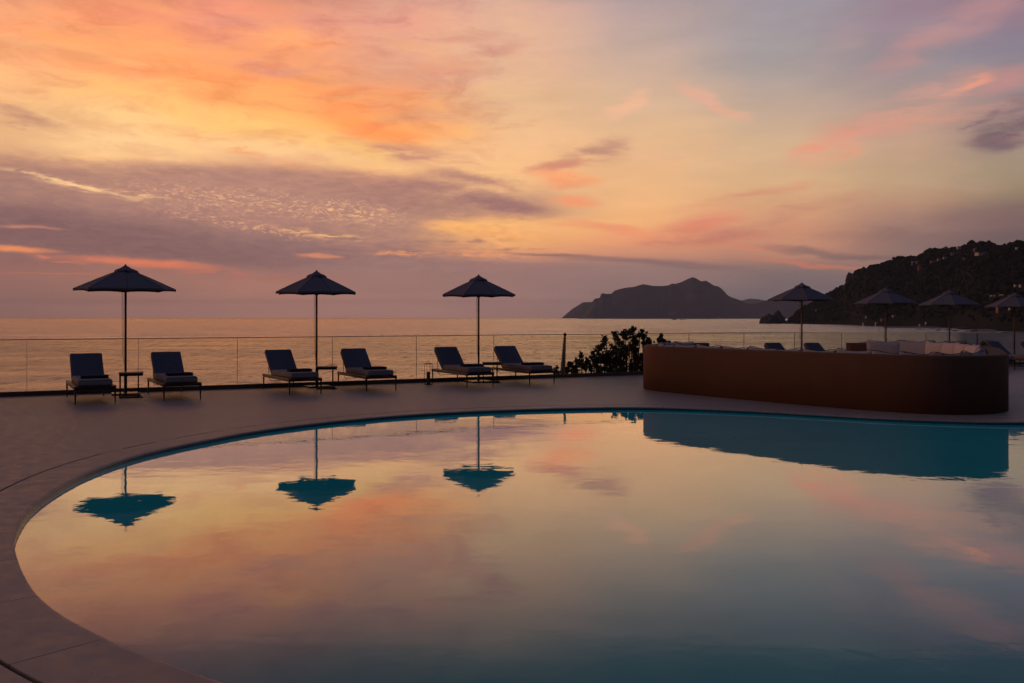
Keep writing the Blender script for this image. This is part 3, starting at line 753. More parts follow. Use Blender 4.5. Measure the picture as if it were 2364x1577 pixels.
# ------------------------------------------------------------------ parasol
def make_parasol():
    t = thing('parasol', (0, 0, 0))
    RR = 0.955; zt, zi, ri, ztop = 2.14, 2.50, 0.17, 2.64
    mb = MB(); mb.box((0, 0, 0.018), (0.52, 0.52, 0.034), bevel=0.006)
    o = mb.build('base_plate', M['steel'], t)
    mb = MB(); mb.tube([(0, 0, 0.035), (0, 0, 0.42)], 0.030, 12); mb.build('sleeve', M['metal'], o)
    mb = MB(); mb.tube([(0, 0, 0.04), (0, 0, 2.58)], 0.0225, 12); mb.build('pole', M['woodv'], t, smooth=True)
    # main canopy: eight panels, hem sagging between rib tips
    def vert(a, r, z): return Vector((r * math.sin(a), -r * math.cos(a), z))
    mb = MB(); sub = 6
    for k in range(8):
        a0, a1 = k * math.pi / 4, (k + 1) * math.pi / 4
        rows = []
        for i in range(7):
            u = i / 6; r = ri * 0.72 + (RR - ri * 0.72) * u; z = zi + 0.02 + (zt - zi - 0.02) * (u ** 1.06)
            row = []
            for j in range(sub + 1):
                v = j / sub; p = vert(a0, r, z).lerp(vert(a1, r, z), v)
                bow = 4 * v * (1 - v)
                p.z -= 0.006 * bow * u; cen = Vector((p.x, p.y, 0)); cen.normalize()
                p -= cen * (0.035 * bow * u ** 3); p.z += 0.012 * bow * u ** 6
                row.append(p)
            rows.append(row)
        # hem falling a little
        mb.grid(rows)
    bmesh.ops.remove_doubles(mb.bm, verts=mb.bm.verts, dist=0.0005)
    canopy = mb.build('canopy', M['canopy'], t)
    mb = MB()
    for k in range(8):
        a0 = k * math.pi / 4
        mb.tube([vert(a0, ri * 0.72 + (RR - ri * 0.72) * u, zi + 0.02 + (zt - zi - 0.02) * (u ** 1.06) + 0.002) for u in (0.02, .25, .5, .75, 1.0)], 0.0045, 5)
    mb.build('seam', M['piping'], canopy)
    sol = canopy.modifiers.new('thickness', 'SOLIDIFY'); sol.thickness = 0.006; sol.offset = -1
    mb = MB()   # valance strip at the hem
    for k in range(8):
        a0, a1 = k * math.pi / 4, (k + 1) * math.pi / 4; r0, r1 = [], []
        for j in range(sub + 1):
            v = j / sub; p = vert(a0, RR, zt).lerp(vert(a1, RR, zt), v); bow = 4 * v * (1 - v)
            cen = Vector((p.x, p.y, 0)).normalized(); p -= cen * 0.035 * bow; p.z += 0.006 * bow - 0.001
            r0.append(p - cen * 0.001); r1.append(p - cen * 0.006 + Vector((0, 0, -0.028 - 0.012 * (1 - bow))))
        mb.grid([r0, r1])
    mb.build('hem', M['canopy'], canopy)
    # vent cap with ruffled skirt
    mb = MB(); rows = []
    prof_ = [(0.0, ztop), (0.05, ztop - 0.035), (0.11, ztop - 0.075), (0.165, ztop - 0.10), (0.205, ztop - 0.125), (0.21, ztop - 0.165)]
    for i, (r, z) in enumerate(prof_):
        row = []
        for j in range(33):
            a = j * 2 * math.pi / 32
            f = 1 + (0.13 * math.sin(a * 8 + 1.0) + 0.09 * math.sin(a * 5)) * (i / 5) ** 2
            zz = z + (0.022 * math.sin(a * 7 + 2) + 0.018 * math.sin(a * 3 + 1)) * (i / 5) ** 2
            row.append(vert(a, max(r, 0.002) * f, zz))
        rows.append(row)
    mb.grid(rows); bmesh.ops.remove_doubles(mb.bm, verts=mb.bm.verts, dist=0.0008)
    cap = mb.build('vent_cap', M['canopy'], t, smooth=True)
    so = cap.modifiers.new('thickness', 'SOLIDIFY'); so.thickness = 0.005
    mb = MB(); mb.tube([(0, 0, ztop - 0.02), (0, 0, ztop + 0.004), (0, 0, ztop + 0.012)], [0.02, 0.016, 0.006], 10)
    mb.build('finial', M['woodv'], t)
    mb = MB(); mb.tube([(0, 0, 2.08), (0, 0, 2.16)], 0.045, 12); hub = mb.build('hub', M['woodv'], t)
    for k in range(8):
        a = k * math.pi / 4
        mb = MB(); mb.tube([vert(a, 0.05, zi - 0.01), vert(a, RR - 0.005, zt - 0.012)], 0.009, 6)
        mb.tube([vert(a, 0.05, 2.11), vert(a, 0.46, zi - (zi - zt) * 0.46 - 0.022)], 0.007, 6)
        mb.build('rib', M['woodv'], t)
    mb = MB(); pts = [(-0.065, -0.02, 2.10), (-0.062, -0.02, 1.4), (-0.055, -0.02, 0.80), (-0.03, -0.02, 0.62)]
    mb.tube(pts, 0.0035, 5); mb.tube([(-0.045, -0.02, 2.10), (-0.04, -0.02, 1.4), (-0.034, -0.02, 0.70)], 0.0028, 5)
    mb.build('cord', M['cord'], t)
    return t
par0 = make_parasol()
PAR = [(290,11.85,1.705,2,1.02,'leftmost parasol, largest and nearest, between the two leftmost loungers'),
 (731,13.1,1.695,20,.985,'second dark parasol from the left, beside a small wooden table'),
 (1105,14.1,1.68,24,.99,'third dark parasol from the left, left of the distant mountain'),
 (1851,16.7,1.669,10,1.0,'fourth parasol from the left, standing before the start of the dark hill'),
 (2045,17.9,1.635,12,1.0,'fifth parasol from the left, its pole rising behind the grey cushions'),
 (2192,18.8,1.633,10,.985,'sixth parasol from the left, second from the right edge'),
 (2342,19.8,1.62,12,.98,'rightmost parasol, partly cut off by the right edge')]
for i, (px, d, hh, r, sxy, lab) in enumerate(PAR):
    o = par0 if i == 0 else dup(par0)
    D = d * H; X = (px - CX) / F * D
    o.location = (X, D, drop(X, D)); k = hh * H / 2.67
    o.scale = (sxy, sxy, k); o.rotation_euler = (0, 0, R(r) - math.atan2(X, D))
    tag(o, lab, 'parasol', 'dark parasols along the balustrade')

# ------------------------------------------------------------------ side tables
def make_table():
    t = thing('side_table', (0, 0, 0))
    mb = MB()
    for i in range(5): mb.box((0, -0.168 + i * 0.084, 0.482), (0.45, 0.078, 0.022), bevel=0.004)
    mb.build('tabletop', M['wood'], t)
    mb = MB()
    for y in (-0.19, 0.19): mb.box((0, y, 0.449), (0.43, 0.022, 0.044))
    for x in (-0.2, 0.2): mb.box((x, 0, 0.449), (0.022, 0.357, 0.044))
    mb.build('apron', M['metal'], t)
    for x, y in ((-0.2, -0.19), (0.13, -0.19), (-0.2, 0.19), (0.13, 0.19)):
        mb = MB(); mb.box((x, y, 0.226), (0.022, 0.022, 0.40)); mb.build('leg', M['metal'], t)
    mb = MB()
    for y in (-0.19, 0.19): mb.box((0, y, 0.0125), (0.43, 0.03, 0.025))
    for x in (-0.2, 0.2): mb.box((x, 0, 0.0125), (0.03, 0.349, 0.025))
    mb.build('foot_frame', M['metal'], t)
    return t
tab0 = make_table()
for i, (px, d, r, lab) in enumerate([(303, 11.42, 22, 'small slatted side table under the leftmost parasol'),
   (755, 12.8, 11.5, 'small wood-topped side table right of the second parasol pole'),
   (1135, 14.02, 2, 'small wood-topped side table right of the third parasol pole')]):
    o = tab0 if i == 0 else dup(tab0)
    D = d * H; o.location = ((px - CX) / F * D, D, 0); o.rotation_euler = (0, 0, R(r))
    tag(o, lab, 'side table', 'side tables under the parasols')

# ------------------------------------------------------------------ lantern
D = 13.55 * H; lt = thing('lantern', ((989 - CX) / F * D, D, 0), R(28), 'open black wire lantern standing left of the third lounger pair', 'lantern')
mb = MB(); w = 0.078
def rr(z, k=1.0):
    pts = [(w * k * math.copysign(abs(math.cos(a)) ** 0.45, math.cos(a)), w * k * math.copysign(abs(math.sin(a)) ** 0.45, math.sin(a)), z) for a in [2 * math.pi * i / 24 for i in range(25)]]
    return pts
mb.tube(rr(0.012), 0.007, 6, caps=False); mb.tube(rr(0.49), 0.007, 6, caps=False)
for a, b in ((-1, -1), (1, -1), (1, 1), (-1, 1)):
    mb.tube([(a * w * 0.86, b * w * 0.86, 0.012), (a * w * 0.88, b * w * 0.88, 0.25), (a * w * 0.86, b * w * 0.86, 0.49)], 0.006, 6)
mb.build('cage', M['metal'], lt)
mb = MB(); mb.tube([(-0.03, 0, 0.49), (-0.032, 0, 0.535), (-0.015, 0, 0.552), (0.015, 0, 0.552), (0.032, 0, 0.535), (0.03, 0, 0.49)], 0.005, 6)
mb.tube([(-w, 0, 0.49), (w, 0, 0.49)], 0.005, 6); mb.build('handle', M['metal'], lt)
mb = MB(); mb.box((0, 0, 0.008), (0.145, 0.145, 0.010)); mb.build('base_plate', M['metal'], lt)
mb = MB(); mb.tube([(0, 0, 0.014), (0, 0, 0.30)], 0.034, 14); mb.build('candle', M['candle'], lt)

# ------------------------------------------------------------------ round seating behind the terracotta wall
WH = 0.605 * H
out_l = [(3.0,14.25),(2.6,14.12),(2.25,13.82),(1.97,13.35),(1.85,12.86),(1.885,12.50),(2.12,12.08),(2.44,11.62),(2.79,11.09),(3.328,10.37),(3.712,9.91),(4.078,9.55),(4.416,9.36),(4.751,9.35),(5.08,9.50),(5.36,9.82),(5.75,10.6),(6.17,11.45),(6.46,12.2),(6.5,12.95),(6.27,13.6),(5.82,14.05),(5.25,14.3)]
OP = resample(spline([(x * H, d * H) for x, d in out_l], False, 10), 0.14, False)
for _ in range(5): OP = [OP[0]] + [(OP[i - 1] + OP[i] * 2 + OP[i + 1]) / 4 for i in range(1, len(OP) - 1)] + [OP[-1]]
NI = normals2(OP, False)      # points to the inside for this direction of travel
cen = sum(OP, Vector((0, 0))) / len(OP)
if (cen - OP[len(OP) // 2]).dot(NI[len(OP) // 2]) < 0: NI = [-q for q in NI]
seat = thing('seating_wall', (cen.x, cen.y, 0), 0, 'curved terracotta wall wrapping the round lounge beyond the pool', 'wall')
def swept(profile, name, m, parent, close=True, smooth=False, i0=0, i1=None):
    mb = MB(); rows = []
    i1 = len(OP) if i1 is None else i1
    for p, nn in list(zip(OP, NI))[i0:i1]:
        rows.append([(p.x + nn.x * o - cen.x, p.y + nn.y * o - cen.y, z) for o, z in profile])
    vs = mb.grid(rows)
    if close:
        for e in (vs[0], vs[-1]): mb.bm.faces.new(e)
        for i in range(len(vs) - 1): mb.bm.faces.new((vs[i][-1], vs[i + 1][-1], vs[i + 1][0], vs[i][0]))
    return mb.build(name, m, parent, smooth)
TH = 0.30
swept([(0, -0.01), (0, WH - 0.035), (0.01, WH - 0.012), (0.035, WH), (TH - 0.035, WH), (TH - 0.01, WH - 0.012), (TH, WH - 0.035), (TH, -0.01)], 'wall', M['plaster'], seat, smooth=True)
sofa = thing('curved_sofa', (cen.x, cen.y, 0), 0, 'curved built-in sofa bench inside the terracotta wall', 'sofa')
swept([(TH + 0.004, 0.0), (TH + 0.004, 0.30), (TH + 0.85, 0.30), (TH + 0.85, 0.0)], 'bench', M['plaster'], sofa)
swept([(TH + 0.02, 0.304), (TH + 0.02, 0.43), (TH + 0.05, 0.45), (TH + 0.80, 0.45), (TH + 0.86, 0.42), (TH + 0.87, 0.304)], 'seat_cushion', M['pillow2'], sofa)
# cushions standing all round against the wall
N_OP = len(OP); arcs = []; L = 0.0
for i in range(N_OP):
    if i: L += (OP[i] - OP[i - 1]).length
    arcs.append(L)
def on_arc(s_, off):
    i = min(range(N_OP), key=lambda k: abs(arcs[k] - s_)); p = OP[i] + NI[i] * off
    return p, NI[i]
cush = []
widths_back = [0.86, 0.90, 0.62, 0.60, 0.58, 0.55, 0.55, 0.55, 0.55, 0.55]
s_ = L - 0.52; spots = []
for w_ in widths_back: spots.append((s_ - w_ / 2, w_ * 1.02, 0.565)); s_ -= w_ * 0.96
s_ -= 0.15
while s_ > 0.9: spots.append((s_ - 0.33, 0.68, 0.54)); s_ -= 0.67
for q_, (sp, w_, hgt) in enumerate(spots):
    p, nn = on_arc(sp, TH + 0.14)
    hgt += rng.uniform(-0.015, 0.015)
    ang_ = math.atan2(nn.y, nn.x) + math.pi / 2
    rot = Matrix.Rotation(ang_, 3, 'Z') @ Matrix.Rotation(R(-7 + rng.uniform(-3, 3)), 3, 'X') @ Matrix.Rotation(R(rng.uniform(-2, 2)), 3, 'Y')
    mb = MB(); mb.pillow((0, 0, 0), w_, hgt, 0.22, rot, n=12, edge=0.16, sag=0.014)
    light = 2 <= q_ <= 8  # cushions turned to the sunset get the lit colour
    o = mb.build('cushion', M['pillow'] if light else M['pillow2'], None, smooth=True)
    o.location = (p.x, p.y, 0.455 + hgt / 2 + 0.004)
    mb = MB(); ww, hh = w_ / 2 * 0.995, hgt / 2 * 0.99
    loop_ = [(-ww, 0, -hh), (0, 0, -hh * .945), (ww, 0, -hh), (ww * .95, 0, 0), (ww, 0, hh), (0, 0, hh * .9), (-ww, 0, hh), (-ww * .95, 0, 0), (-ww, 0, -hh)]
    lp = [rot @ Vector((q[0], 0, q[1])) for q in spline([(a[0], a[2]) for a in loop_], False, 5)]
    mb.tube(lp, 0.006, 5, caps=False); mb.build('piping', M['piping'], o)
    cush.append((sp / L, p, o))
cush.sort(key=lambda c: c[0])
def px_of(p): return CX + p.x / p.y * F
back_r = cush[-10:]; rest = cush[:-10]
for i, (f, p, o) in enumerate(back_r):
    m_ = len(back_r) - i
    col = 'sand' if o.data.materials[0] is M['pillow'] else 'grey'
    where = ['nearest the brown wall end', 'second from the brown wall end', 'third from the brown wall end', 'fourth from the brown wall end', 'fifth from the brown wall end', 'sixth from the brown wall end', 'seventh from the brown wall end', 'eighth from the brown wall end', 'ninth from the brown wall end', 'tenth from the brown wall end', 'eleventh from the brown wall end'][min(m_ - 1, 10)] if m_ < 12 else 'twelfth from the brown wall end'
    tag(o, '%s cushion along the far right curve of the sofa, %s' % (col, where), 'cushion', 'cushions lining the curved sofa')
ordn = ['first', 'second', 'third', 'fourth', 'fifth', 'sixth', 'seventh', 'eighth', 'ninth', 'tenth', 'eleventh', 'twelfth', 'thirteenth', 'fourteenth', 'fifteenth', 'sixteenth', 'seventeenth', 'eighteenth', 'nineteenth', 'twentieth', 'twenty-first', 'twenty-second', 'twenty-third', 'twenty-fourth', 'twenty-fifth', 'twenty-sixth']
for i, (f, p, o) in enumerate(rest):
    tag(o, 'grey cushion against the inside of the terracotta wall, %s from its left opening' % ordn[i], 'cushion', 'cushions lining the curved sofa')

# ------------------------------------------------------------------ greenery beyond the glass
def leafy(name, base, blobs, depth, label, cat, leaf=0.045, dens=1.0, seed=1, trunk=0.05):
    r_ = random.Random(seed)
    t = thing(name, base, 0, label, cat)
    cr = MB(); tk = MB()
    cs = []
    for (x, y, rad) in blobs:
        D = depth + r_.uniform(-0.55, 0.55)
        c = at(x, y, D) - Vector(base); rad_m = rad / F * D * 0.85; cs.append((c, rad_m))
    # stems
    fork = Vector((0, 0, 0.38 * max(c.z for c, _ in cs)))
    tk.tube([(0, 0, -0.3), fork * 0.5 + Vector((0.05, 0, 0)), fork], [trunk, trunk * .8, trunk * .65], 8)
    for c, q in cs:
        mid = fork.lerp(c, 0.5) + Vector((r_.uniform(-.15, .15), r_.uniform(-.1, .1), -0.12))
        tk.tube([fork, mid, c, c + Vector((r_.uniform(-.3, .3) * q, 0, q * 0.7))], [trunk * .5, trunk * .3, trunk * .14, 0.003], 5)
        nl = int(dens * 420 * (q / 0.25) ** 2.0) + 16
        subs = [c + Vector((r_.gauss(0, .45), r_.gauss(0, .45), r_.gauss(0, .45))) * q for _ in range(7)]
        for _ in range(nl):
            s0 = r_.choice(subs)
            p = s0 + Vector((r_.gauss(0, .36), r_.gauss(0, .36), r_.gauss(0, .36))) * q
            nrm = Vector((r_.uniform(-1, 1), r_.uniform(-1, 1), r_.uniform(-.3, 1))).normalized()
            a = nrm.orthogonal().normalized(); b = nrm.cross(a); ph = r_.uniform(0, 6.28)
            a, b = a * math.cos(ph) + b * math.sin(ph), b * math.cos(ph) - a * math.sin(ph)
            l = leaf * r_.uniform(.7, 1.3)
            cr.face([p - a * l, p - a * l * .4 + b * l * .62, p + a * l * .5 + b * l * .55, p + a * l * 1.05, p + a * l * .5 - b * l * .55, p - a * l * .4 - b * l * .62])
    tk.build('trunk', M['bark'], t); cr.build('crown', M['leaf'], t)
    return t
def q4(x, y, r): return (1280 + x / 4.6125, 620 + y / 4.6125, r / 4.6125)
D_T = 26.0
tree_blobs = [q4(*b) for b in [(545,770,45),(520,800,30),(500,850,40),(560,920,90),(520,980,80),(580,1040,90),(500,1080,60),(640,705,34),(665,740,38),(690,790,30),(735,680,26),(750,720,38),(720,830,60),(700,930,70),(800,670,30),(835,650,28),(830,700,45),(850,770,55),(800,830,50),(640,870,55),(640,1000,60),(760,900,45),(720,1030,55),(870,860,50),(940,665,28),(950,720,40),(910,700,30),(960,790,45),(1010,775,30),(1000,760,25),(880,940,50),(830,1050,60),(920,1040,60),(900,960,60),(1050,860,70),(1020,960,70),(960,1060,70),(1135,715,16),(1130,750,24),(1165,775,22),(1210,795,16),(1115,775,20),(700,1090,60),(620,1090,60)]]
base_t = at(1465, 740, D_T); base_t.z = -5.9
leafy('tree', base_t, tree_blobs, D_T, 'dark round-leaved tree rising behind the glass left of the seating wall', 'tree', leaf=0.05, dens=0.50, seed=5, trunk=0.10)
shrub_blobs = [q4(*b) for b in [(130,1085,36),(170,1040,36),(165,1010,16),(220,1060,50),(235,980,20),(250,1010,36),(285,905,16),(288,940,22),(285,980,34),(300,1050,60),(340,985,38),(370,1040,50),(385,940,16),(410,900,16),(415,940,36),(430,1000,45),(455,900,18),(460,960,34),(470,840,18),(480,870,20),(440,1080,50),(120,1110,30),(200,1100,50)]]
base_s = at(1345, 740, 25.2); base_s.z = -5.2
leafy('shrub', base_s, shrub_blobs, 25.2, 'low dark shrub beyond the glass, left of the round-leaved tree', 'shrub', leaf=0.042, dens=0.60, seed=9, trunk=0.05)
base_p = at(1284, 740, 24.6); base_p.z = -4.9
leafy('young_plant', base_p, [(1285,848,5),(1283,856,5),(1287,862,7),(1281,866,6)], 24.6, 'thin leafy sprig beyond the glass at the foot of the rightmost left-row lounger', 'plant', leaf=0.035, dens=0.8, seed=4, trunk=0.02)

# folded parasol leaning beyond the glass
D = 24.6
pb = at(1297.2, 905, D)
fp = thing('folded_parasol', (pb.x, D, -3.4), 0, 'pale closed parasol with knobbed top, leaning beyond the glass left of the shrub', 'parasol')
top = at(1304, 776, D) - fp.location; low = at(1296.5, 905, D) - fp.location
mb = MB(); rows = []
for i, (u, r) in enumerate([(0, .028), (.04, .034), (.3, .048), (.6, .064), (.85, .078), (1, .086)]):
    c = top.lerp(low, u); row = []
    for j in range(33):
        a = j * 2 * math.pi / 32; f = 1 + 0.16 * math.sin(a * 6 + u) * u
        row.append(c + Vector((math.cos(a) * r * f, math.sin(a) * r * f, 0)))
    rows.append(row)
mb.grid(rows); mb.build('canopy', mat('pale_canvas', (0.17, 0.19, 0.17), 0.9), fp, smooth=True)
mb = MB(); d_ = (top - low).normalized(); mb.tube([top, top + d_ * 0.05, top + d_ * 0.09], [.036, .05, .018], 10); mb.build('knob', M['metal'], fp)
mb = MB(); ft = low + (low - top).normalized() * 1.0; mb.tube([low + d_ * .1, ft], .022, 8); mb.tube([ft, (ft.x, ft.y, -0.1)], .03, 8); mb.build('pole', M['woodv'], fp)

# ------------------------------------------------------------------ far land
def interp(tab, x):
    if x <= tab[0][0]: return tab[0][1]
    for (a, b), (c, d) in zip(tab, tab[1:]):
        if x <= c: return b + (d - b) * (x - a) / (c - a)
    return tab[-1][1]
DZ = H - SEA
def shoreD(y): return DZ * F / (y - CY)
def massif(name, ridge, D_base, thick, m, nx=160, ny=24, rough=0.10, seed=0.0, power=0.8, foot=None):
    """mountain seen across water: ridge (pixel profile) in the middle of its depth, both flanks falling to the sea"""
    mb = MB(); rows = []; x0, x1 = ridge[0][0], ridge[-1][0]
    for j in range(ny + 1):
        v = j / ny; D = D_base + thick * v; row = []
        for i in range(nx + 1):
            x = x0 + (x1 - x0) * i / nx
            yr = interp(ridge, x); Dr = D_base + thick * 0.5
            zr = H + (CY - yr) / F * Dr - SEA
            X = (x - CX) / F * D
            s = 1 - abs(v - 0.5) * 2; env = max(0.0, s) ** power
            nz = noise.fractal(Vector((X / thick * 5 + seed, D / thick * 5, seed)), 0.9, 2.1, 6)
            z = SEA - 6 + (zr + 6) * env * (1 + rough * nz * (1 - s) * 2.2 * (s > 0))
            if v == 0 or v == 1: z = SEA - 6
            row.append((X, D, z))
        rows.append(row)
    mb.grid(rows); return mb.build(name, m, None, smooth=True)
c4 = lambda L_: [(1280 + a / 4.6125, 620 + b / 4.6125) for a, b in L_]
mtn = c4([(250,527),(300,500),(330,470),(360,425),(385,372),(405,352),(430,320),(470,315),(485,310),(490,278),(510,262),(560,270),(610,265),(640,235),(670,225),(750,205),(850,195),(900,178),(940,168),(980,172),(1050,185),(1150,187),(1215,178),(1250,160),(1290,163),(1350,145),(1420,110),(1470,92),(1510,105),(1565,138),(1610,128),(1650,150),(1700,183),(1745,190),(1780,215),(1800,235),(1850,290),(1900,312),(1960,330),(2020,358),(2070,378)]) + [(1744,701),(1775,692),(1830,684),(1880,690),(1930,700),(2000,715),(2060,728)]
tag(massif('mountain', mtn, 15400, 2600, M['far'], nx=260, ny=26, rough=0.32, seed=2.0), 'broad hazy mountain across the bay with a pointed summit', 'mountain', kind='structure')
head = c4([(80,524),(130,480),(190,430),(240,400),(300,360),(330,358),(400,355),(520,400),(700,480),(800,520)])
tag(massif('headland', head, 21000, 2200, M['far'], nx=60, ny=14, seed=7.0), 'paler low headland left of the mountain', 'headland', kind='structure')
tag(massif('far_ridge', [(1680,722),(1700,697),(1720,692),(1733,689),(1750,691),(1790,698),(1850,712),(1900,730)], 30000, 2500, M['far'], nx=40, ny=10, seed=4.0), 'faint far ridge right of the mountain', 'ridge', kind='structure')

ridge = [(1815,745),(1829,736),(1846,722),(1860,711),(1877,701),(1888,697),(1909,681),(1923,674),(1939,666),(1951,655),(1956,636),(1971,635),(1985,627),(1999,624),(2012,617),(2040,611),(2054,606),(2065,603),(2075,601),(2085,601),(2096,598),(2113,597),(2127,590),(2145,583),(2173,579),(2194,577),(2215,574),(2236,570),(2264,566),(2285,568),(2306,573),(2326,573),(2349,563),(2364,563),(2450,548),(2600,560),(2900,600),(3400,640),(3900,700)]
shore = [(1815,747.6),(1850,748),(1900,748.8),(1960,750),(2000,752.3),(2040,753.5),(2080,754.2),(2120,755.5),(2200,757.5),(2250,761),(2300,764),(2364,767),(2450,772),(2600,784),(2900,810),(3400,850),(3900,880)]
def hill_prof(x):
    Db = shoreD(interp(shore, x)); back_ = 240 + 420 * min(1, max(0, (x - 1815) / 250.0))
    return Db, Db + back_, back_
def hill_z(x, D):
    Db, Dr, bk = hill_prof(x); zr = H + (CY - interp(ridge, x)) / F * Dr
    v = (D - Db) / (Dr - Db)
    if v <= 0: e = 0.0
    elif v <= 1: e = v ** 0.82
    else: e = max(0.0, 1 - (v - 1) * 0.55)
    X = (x - CX) / F * D
    nz = noise.fractal(Vector((X / 160, D / 160, 3.3)), 0.9, 2.1, 5)
    k = 4 * max(0, min(v, 1)) * (1 - max(0, min(v, 1)))
    return SEA - 2.0 + (zr - SEA + 2.0) * e * (1 + 0.16 * nz * k) + (3.0 if v > 0.02 else 0) * min(1, v * 8)
mb = MB(); rows = []
for j in range(41):
    row = []
    for i in range(321):
        u = i / 320; x = 1812 + (3900 - 1812) * (u ** 1.6)
        Db, Dr, bk = hill_prof(x); D = Db - 4 + (Dr - Db) * 2.6 * (j / 40)
        row.append(((x - CX) / F * D, D, hill_z(x, D)))
    rows.append(row)
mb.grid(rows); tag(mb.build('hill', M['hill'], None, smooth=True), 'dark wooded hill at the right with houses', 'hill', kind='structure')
Wt, Oc = M['wall_w'], M['wall_o']
HS = [(2105,611,5,4,Wt,'white house low in the upper-left cluster under the broad pine','flat'),(2107,605,7,4,Wt,'white house, left of two on the ridge right of the broad pine','hip'),
 (2118,605.5,9,5,Oc,'ochre house, right of two on the ridge right of the broad pine','hip'),(2121,618,6,10,Oc,'tall narrow reddish house below the ochre ridge house','flat'),
 (2152,604,12,3,Oc,'long dim house left of the white house mid-ridge','hip'),(2165,599.6,6,5,Wt,'white gabled house mid-ridge','hip'),(2180,595.4,9,4,Wt,'pale low house right of the mid-ridge white house','hip'),
 (2197,586,7,5,Wt,'lone white square house high on the slope','flat'),(2212,571.5,8,4,Wt,'grey house right on the skyline','hip'),(2251,575.5,9,5,Oc,'reddish villa high above the long white building','hip'),
 (2264,586,30,4.5,Wt,'long white building near the hilltop','flat'),(2347,573,9,5,Wt,'white villa near the skyline at the right','hip'),
 (2357,659,14,4,Wt,'white roofed house at the right edge beside the rightmost parasol top','hip'),(2341,659,5,3.5,Wt,'small pale house left of the right-edge white roof','flat'),
 (2286,683,4,2.6,Wt,'tiny white house, left one of four above the rightmost parasol','flat'),(2294,684,4.5,2.6,Wt,'tiny white house, second of four above the rightmost parasol','flat'),
 (2307,682,3.5,2.8,Wt,'tiny white house, third of four above the rightmost parasol','flat'),(2312.5,681.5,3.5,2.8,Wt,'tiny white house, fourth of four above the rightmost parasol','flat'),
 (2305,713,15,11,Oc,'reddish two-storey house under the rightmost parasol canopy','hip'),(2330,711,8,5,Wt,'pale house right of the reddish two-storey house','flat'),
 (1995,747,10,5,Wt,'white boathouse at the water, left one','hip'),(2022,746.5,6,8,Wt,'narrow white house at the water, right of the boathouse','flat'),
 (2001,731,9,3,Wt,'pale roof above the white boathouse','hip'),(2038,737.5,13,3.5,Oc,'ochre house just left of the fifth parasol pole','hip'),(2063,729,10,3,Wt,'pale roof just right of the fifth parasol pole','hip'),
 (2137,745,6,3.5,Wt,'small pale house low on the slope left of the sixth parasol','flat'),(2124,750,8,4,Wt,'grey house by the shore left of the sixth parasol','flat'),(2225,598,5,3,Oc,'small dim house below the long white building','hip'),
 (1884,716,4,2.5,Wt,'tiny pale house at the left tip of the hill','flat')]
# wood on the hill: crowns past counting
mb = MB()
ico = bmesh.new(); bmesh.ops.create_icosphere(ico, subdivisions=1, radius=1.0); ico.verts.ensure_lookup_table()
iv = [v.co.copy() for v in ico.verts]; ic = [[v.index for v in f.verts] for f in ico.faces]; ico.free()
def crown_at(mb, c, rx, rz, r_):
    sd = r_.uniform(0, 50); vs = []
    for v in iv:
        f = 1 + 0.38 * noise.noise(v * 1.6 + Vector((sd, sd, sd)))
        vs.append(mb.bm.verts.new((c[0] + v.x * rx * f, c[1] + v.y * rx * f, c[2] + v.z * rz * f)))
    for f in ic: mb.bm.faces.new([vs[q] for q in f])
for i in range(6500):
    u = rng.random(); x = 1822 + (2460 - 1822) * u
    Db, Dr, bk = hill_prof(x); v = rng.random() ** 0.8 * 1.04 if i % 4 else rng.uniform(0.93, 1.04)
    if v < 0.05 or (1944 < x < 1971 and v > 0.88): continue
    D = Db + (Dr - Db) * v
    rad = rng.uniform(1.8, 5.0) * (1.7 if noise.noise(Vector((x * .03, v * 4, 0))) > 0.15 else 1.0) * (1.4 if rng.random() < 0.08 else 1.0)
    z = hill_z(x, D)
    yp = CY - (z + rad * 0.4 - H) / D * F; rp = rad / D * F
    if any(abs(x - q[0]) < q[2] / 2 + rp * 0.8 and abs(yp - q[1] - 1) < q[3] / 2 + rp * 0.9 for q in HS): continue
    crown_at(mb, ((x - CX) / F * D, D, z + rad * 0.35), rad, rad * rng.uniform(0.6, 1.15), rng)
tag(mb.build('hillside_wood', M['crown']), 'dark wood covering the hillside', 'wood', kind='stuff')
# rock tower on the hill's brow
def rock(name, c, rx, ry, rz, label, cat, m=M['rock'], seed=0, flat=False, group=None, sub=3):
    b = bmesh.new(); bmesh.ops.create_icosphere(b, subdivisions=sub, radius=1.0)
    for v in b.verts:
        nz = noise.fractal(v.co * 1.5 + Vector((seed, seed * 2, 0)), 0.8, 2.2, 4)
        v.co = Vector((v.co.x * rx, v.co.y * ry, max(v.co.z, -0.4) * rz)) * (1 + 0.32 * nz)
    me = bpy.data.meshes.new(name); b.to_mesh(me); b.free(); me.materials.append(m)
    o = bpy.data.objects.new(name, me); COL.objects.link(o); o.location = c
    return tag(o, label, cat, group)
Dk = hill_prof(1961)[1]; p = at(1962, 645, Dk - 24)
rock('rock_tower', p, 14, 14, 23, 'blunt rock tower standing on the brow of the dark hill', 'rock', seed=3)
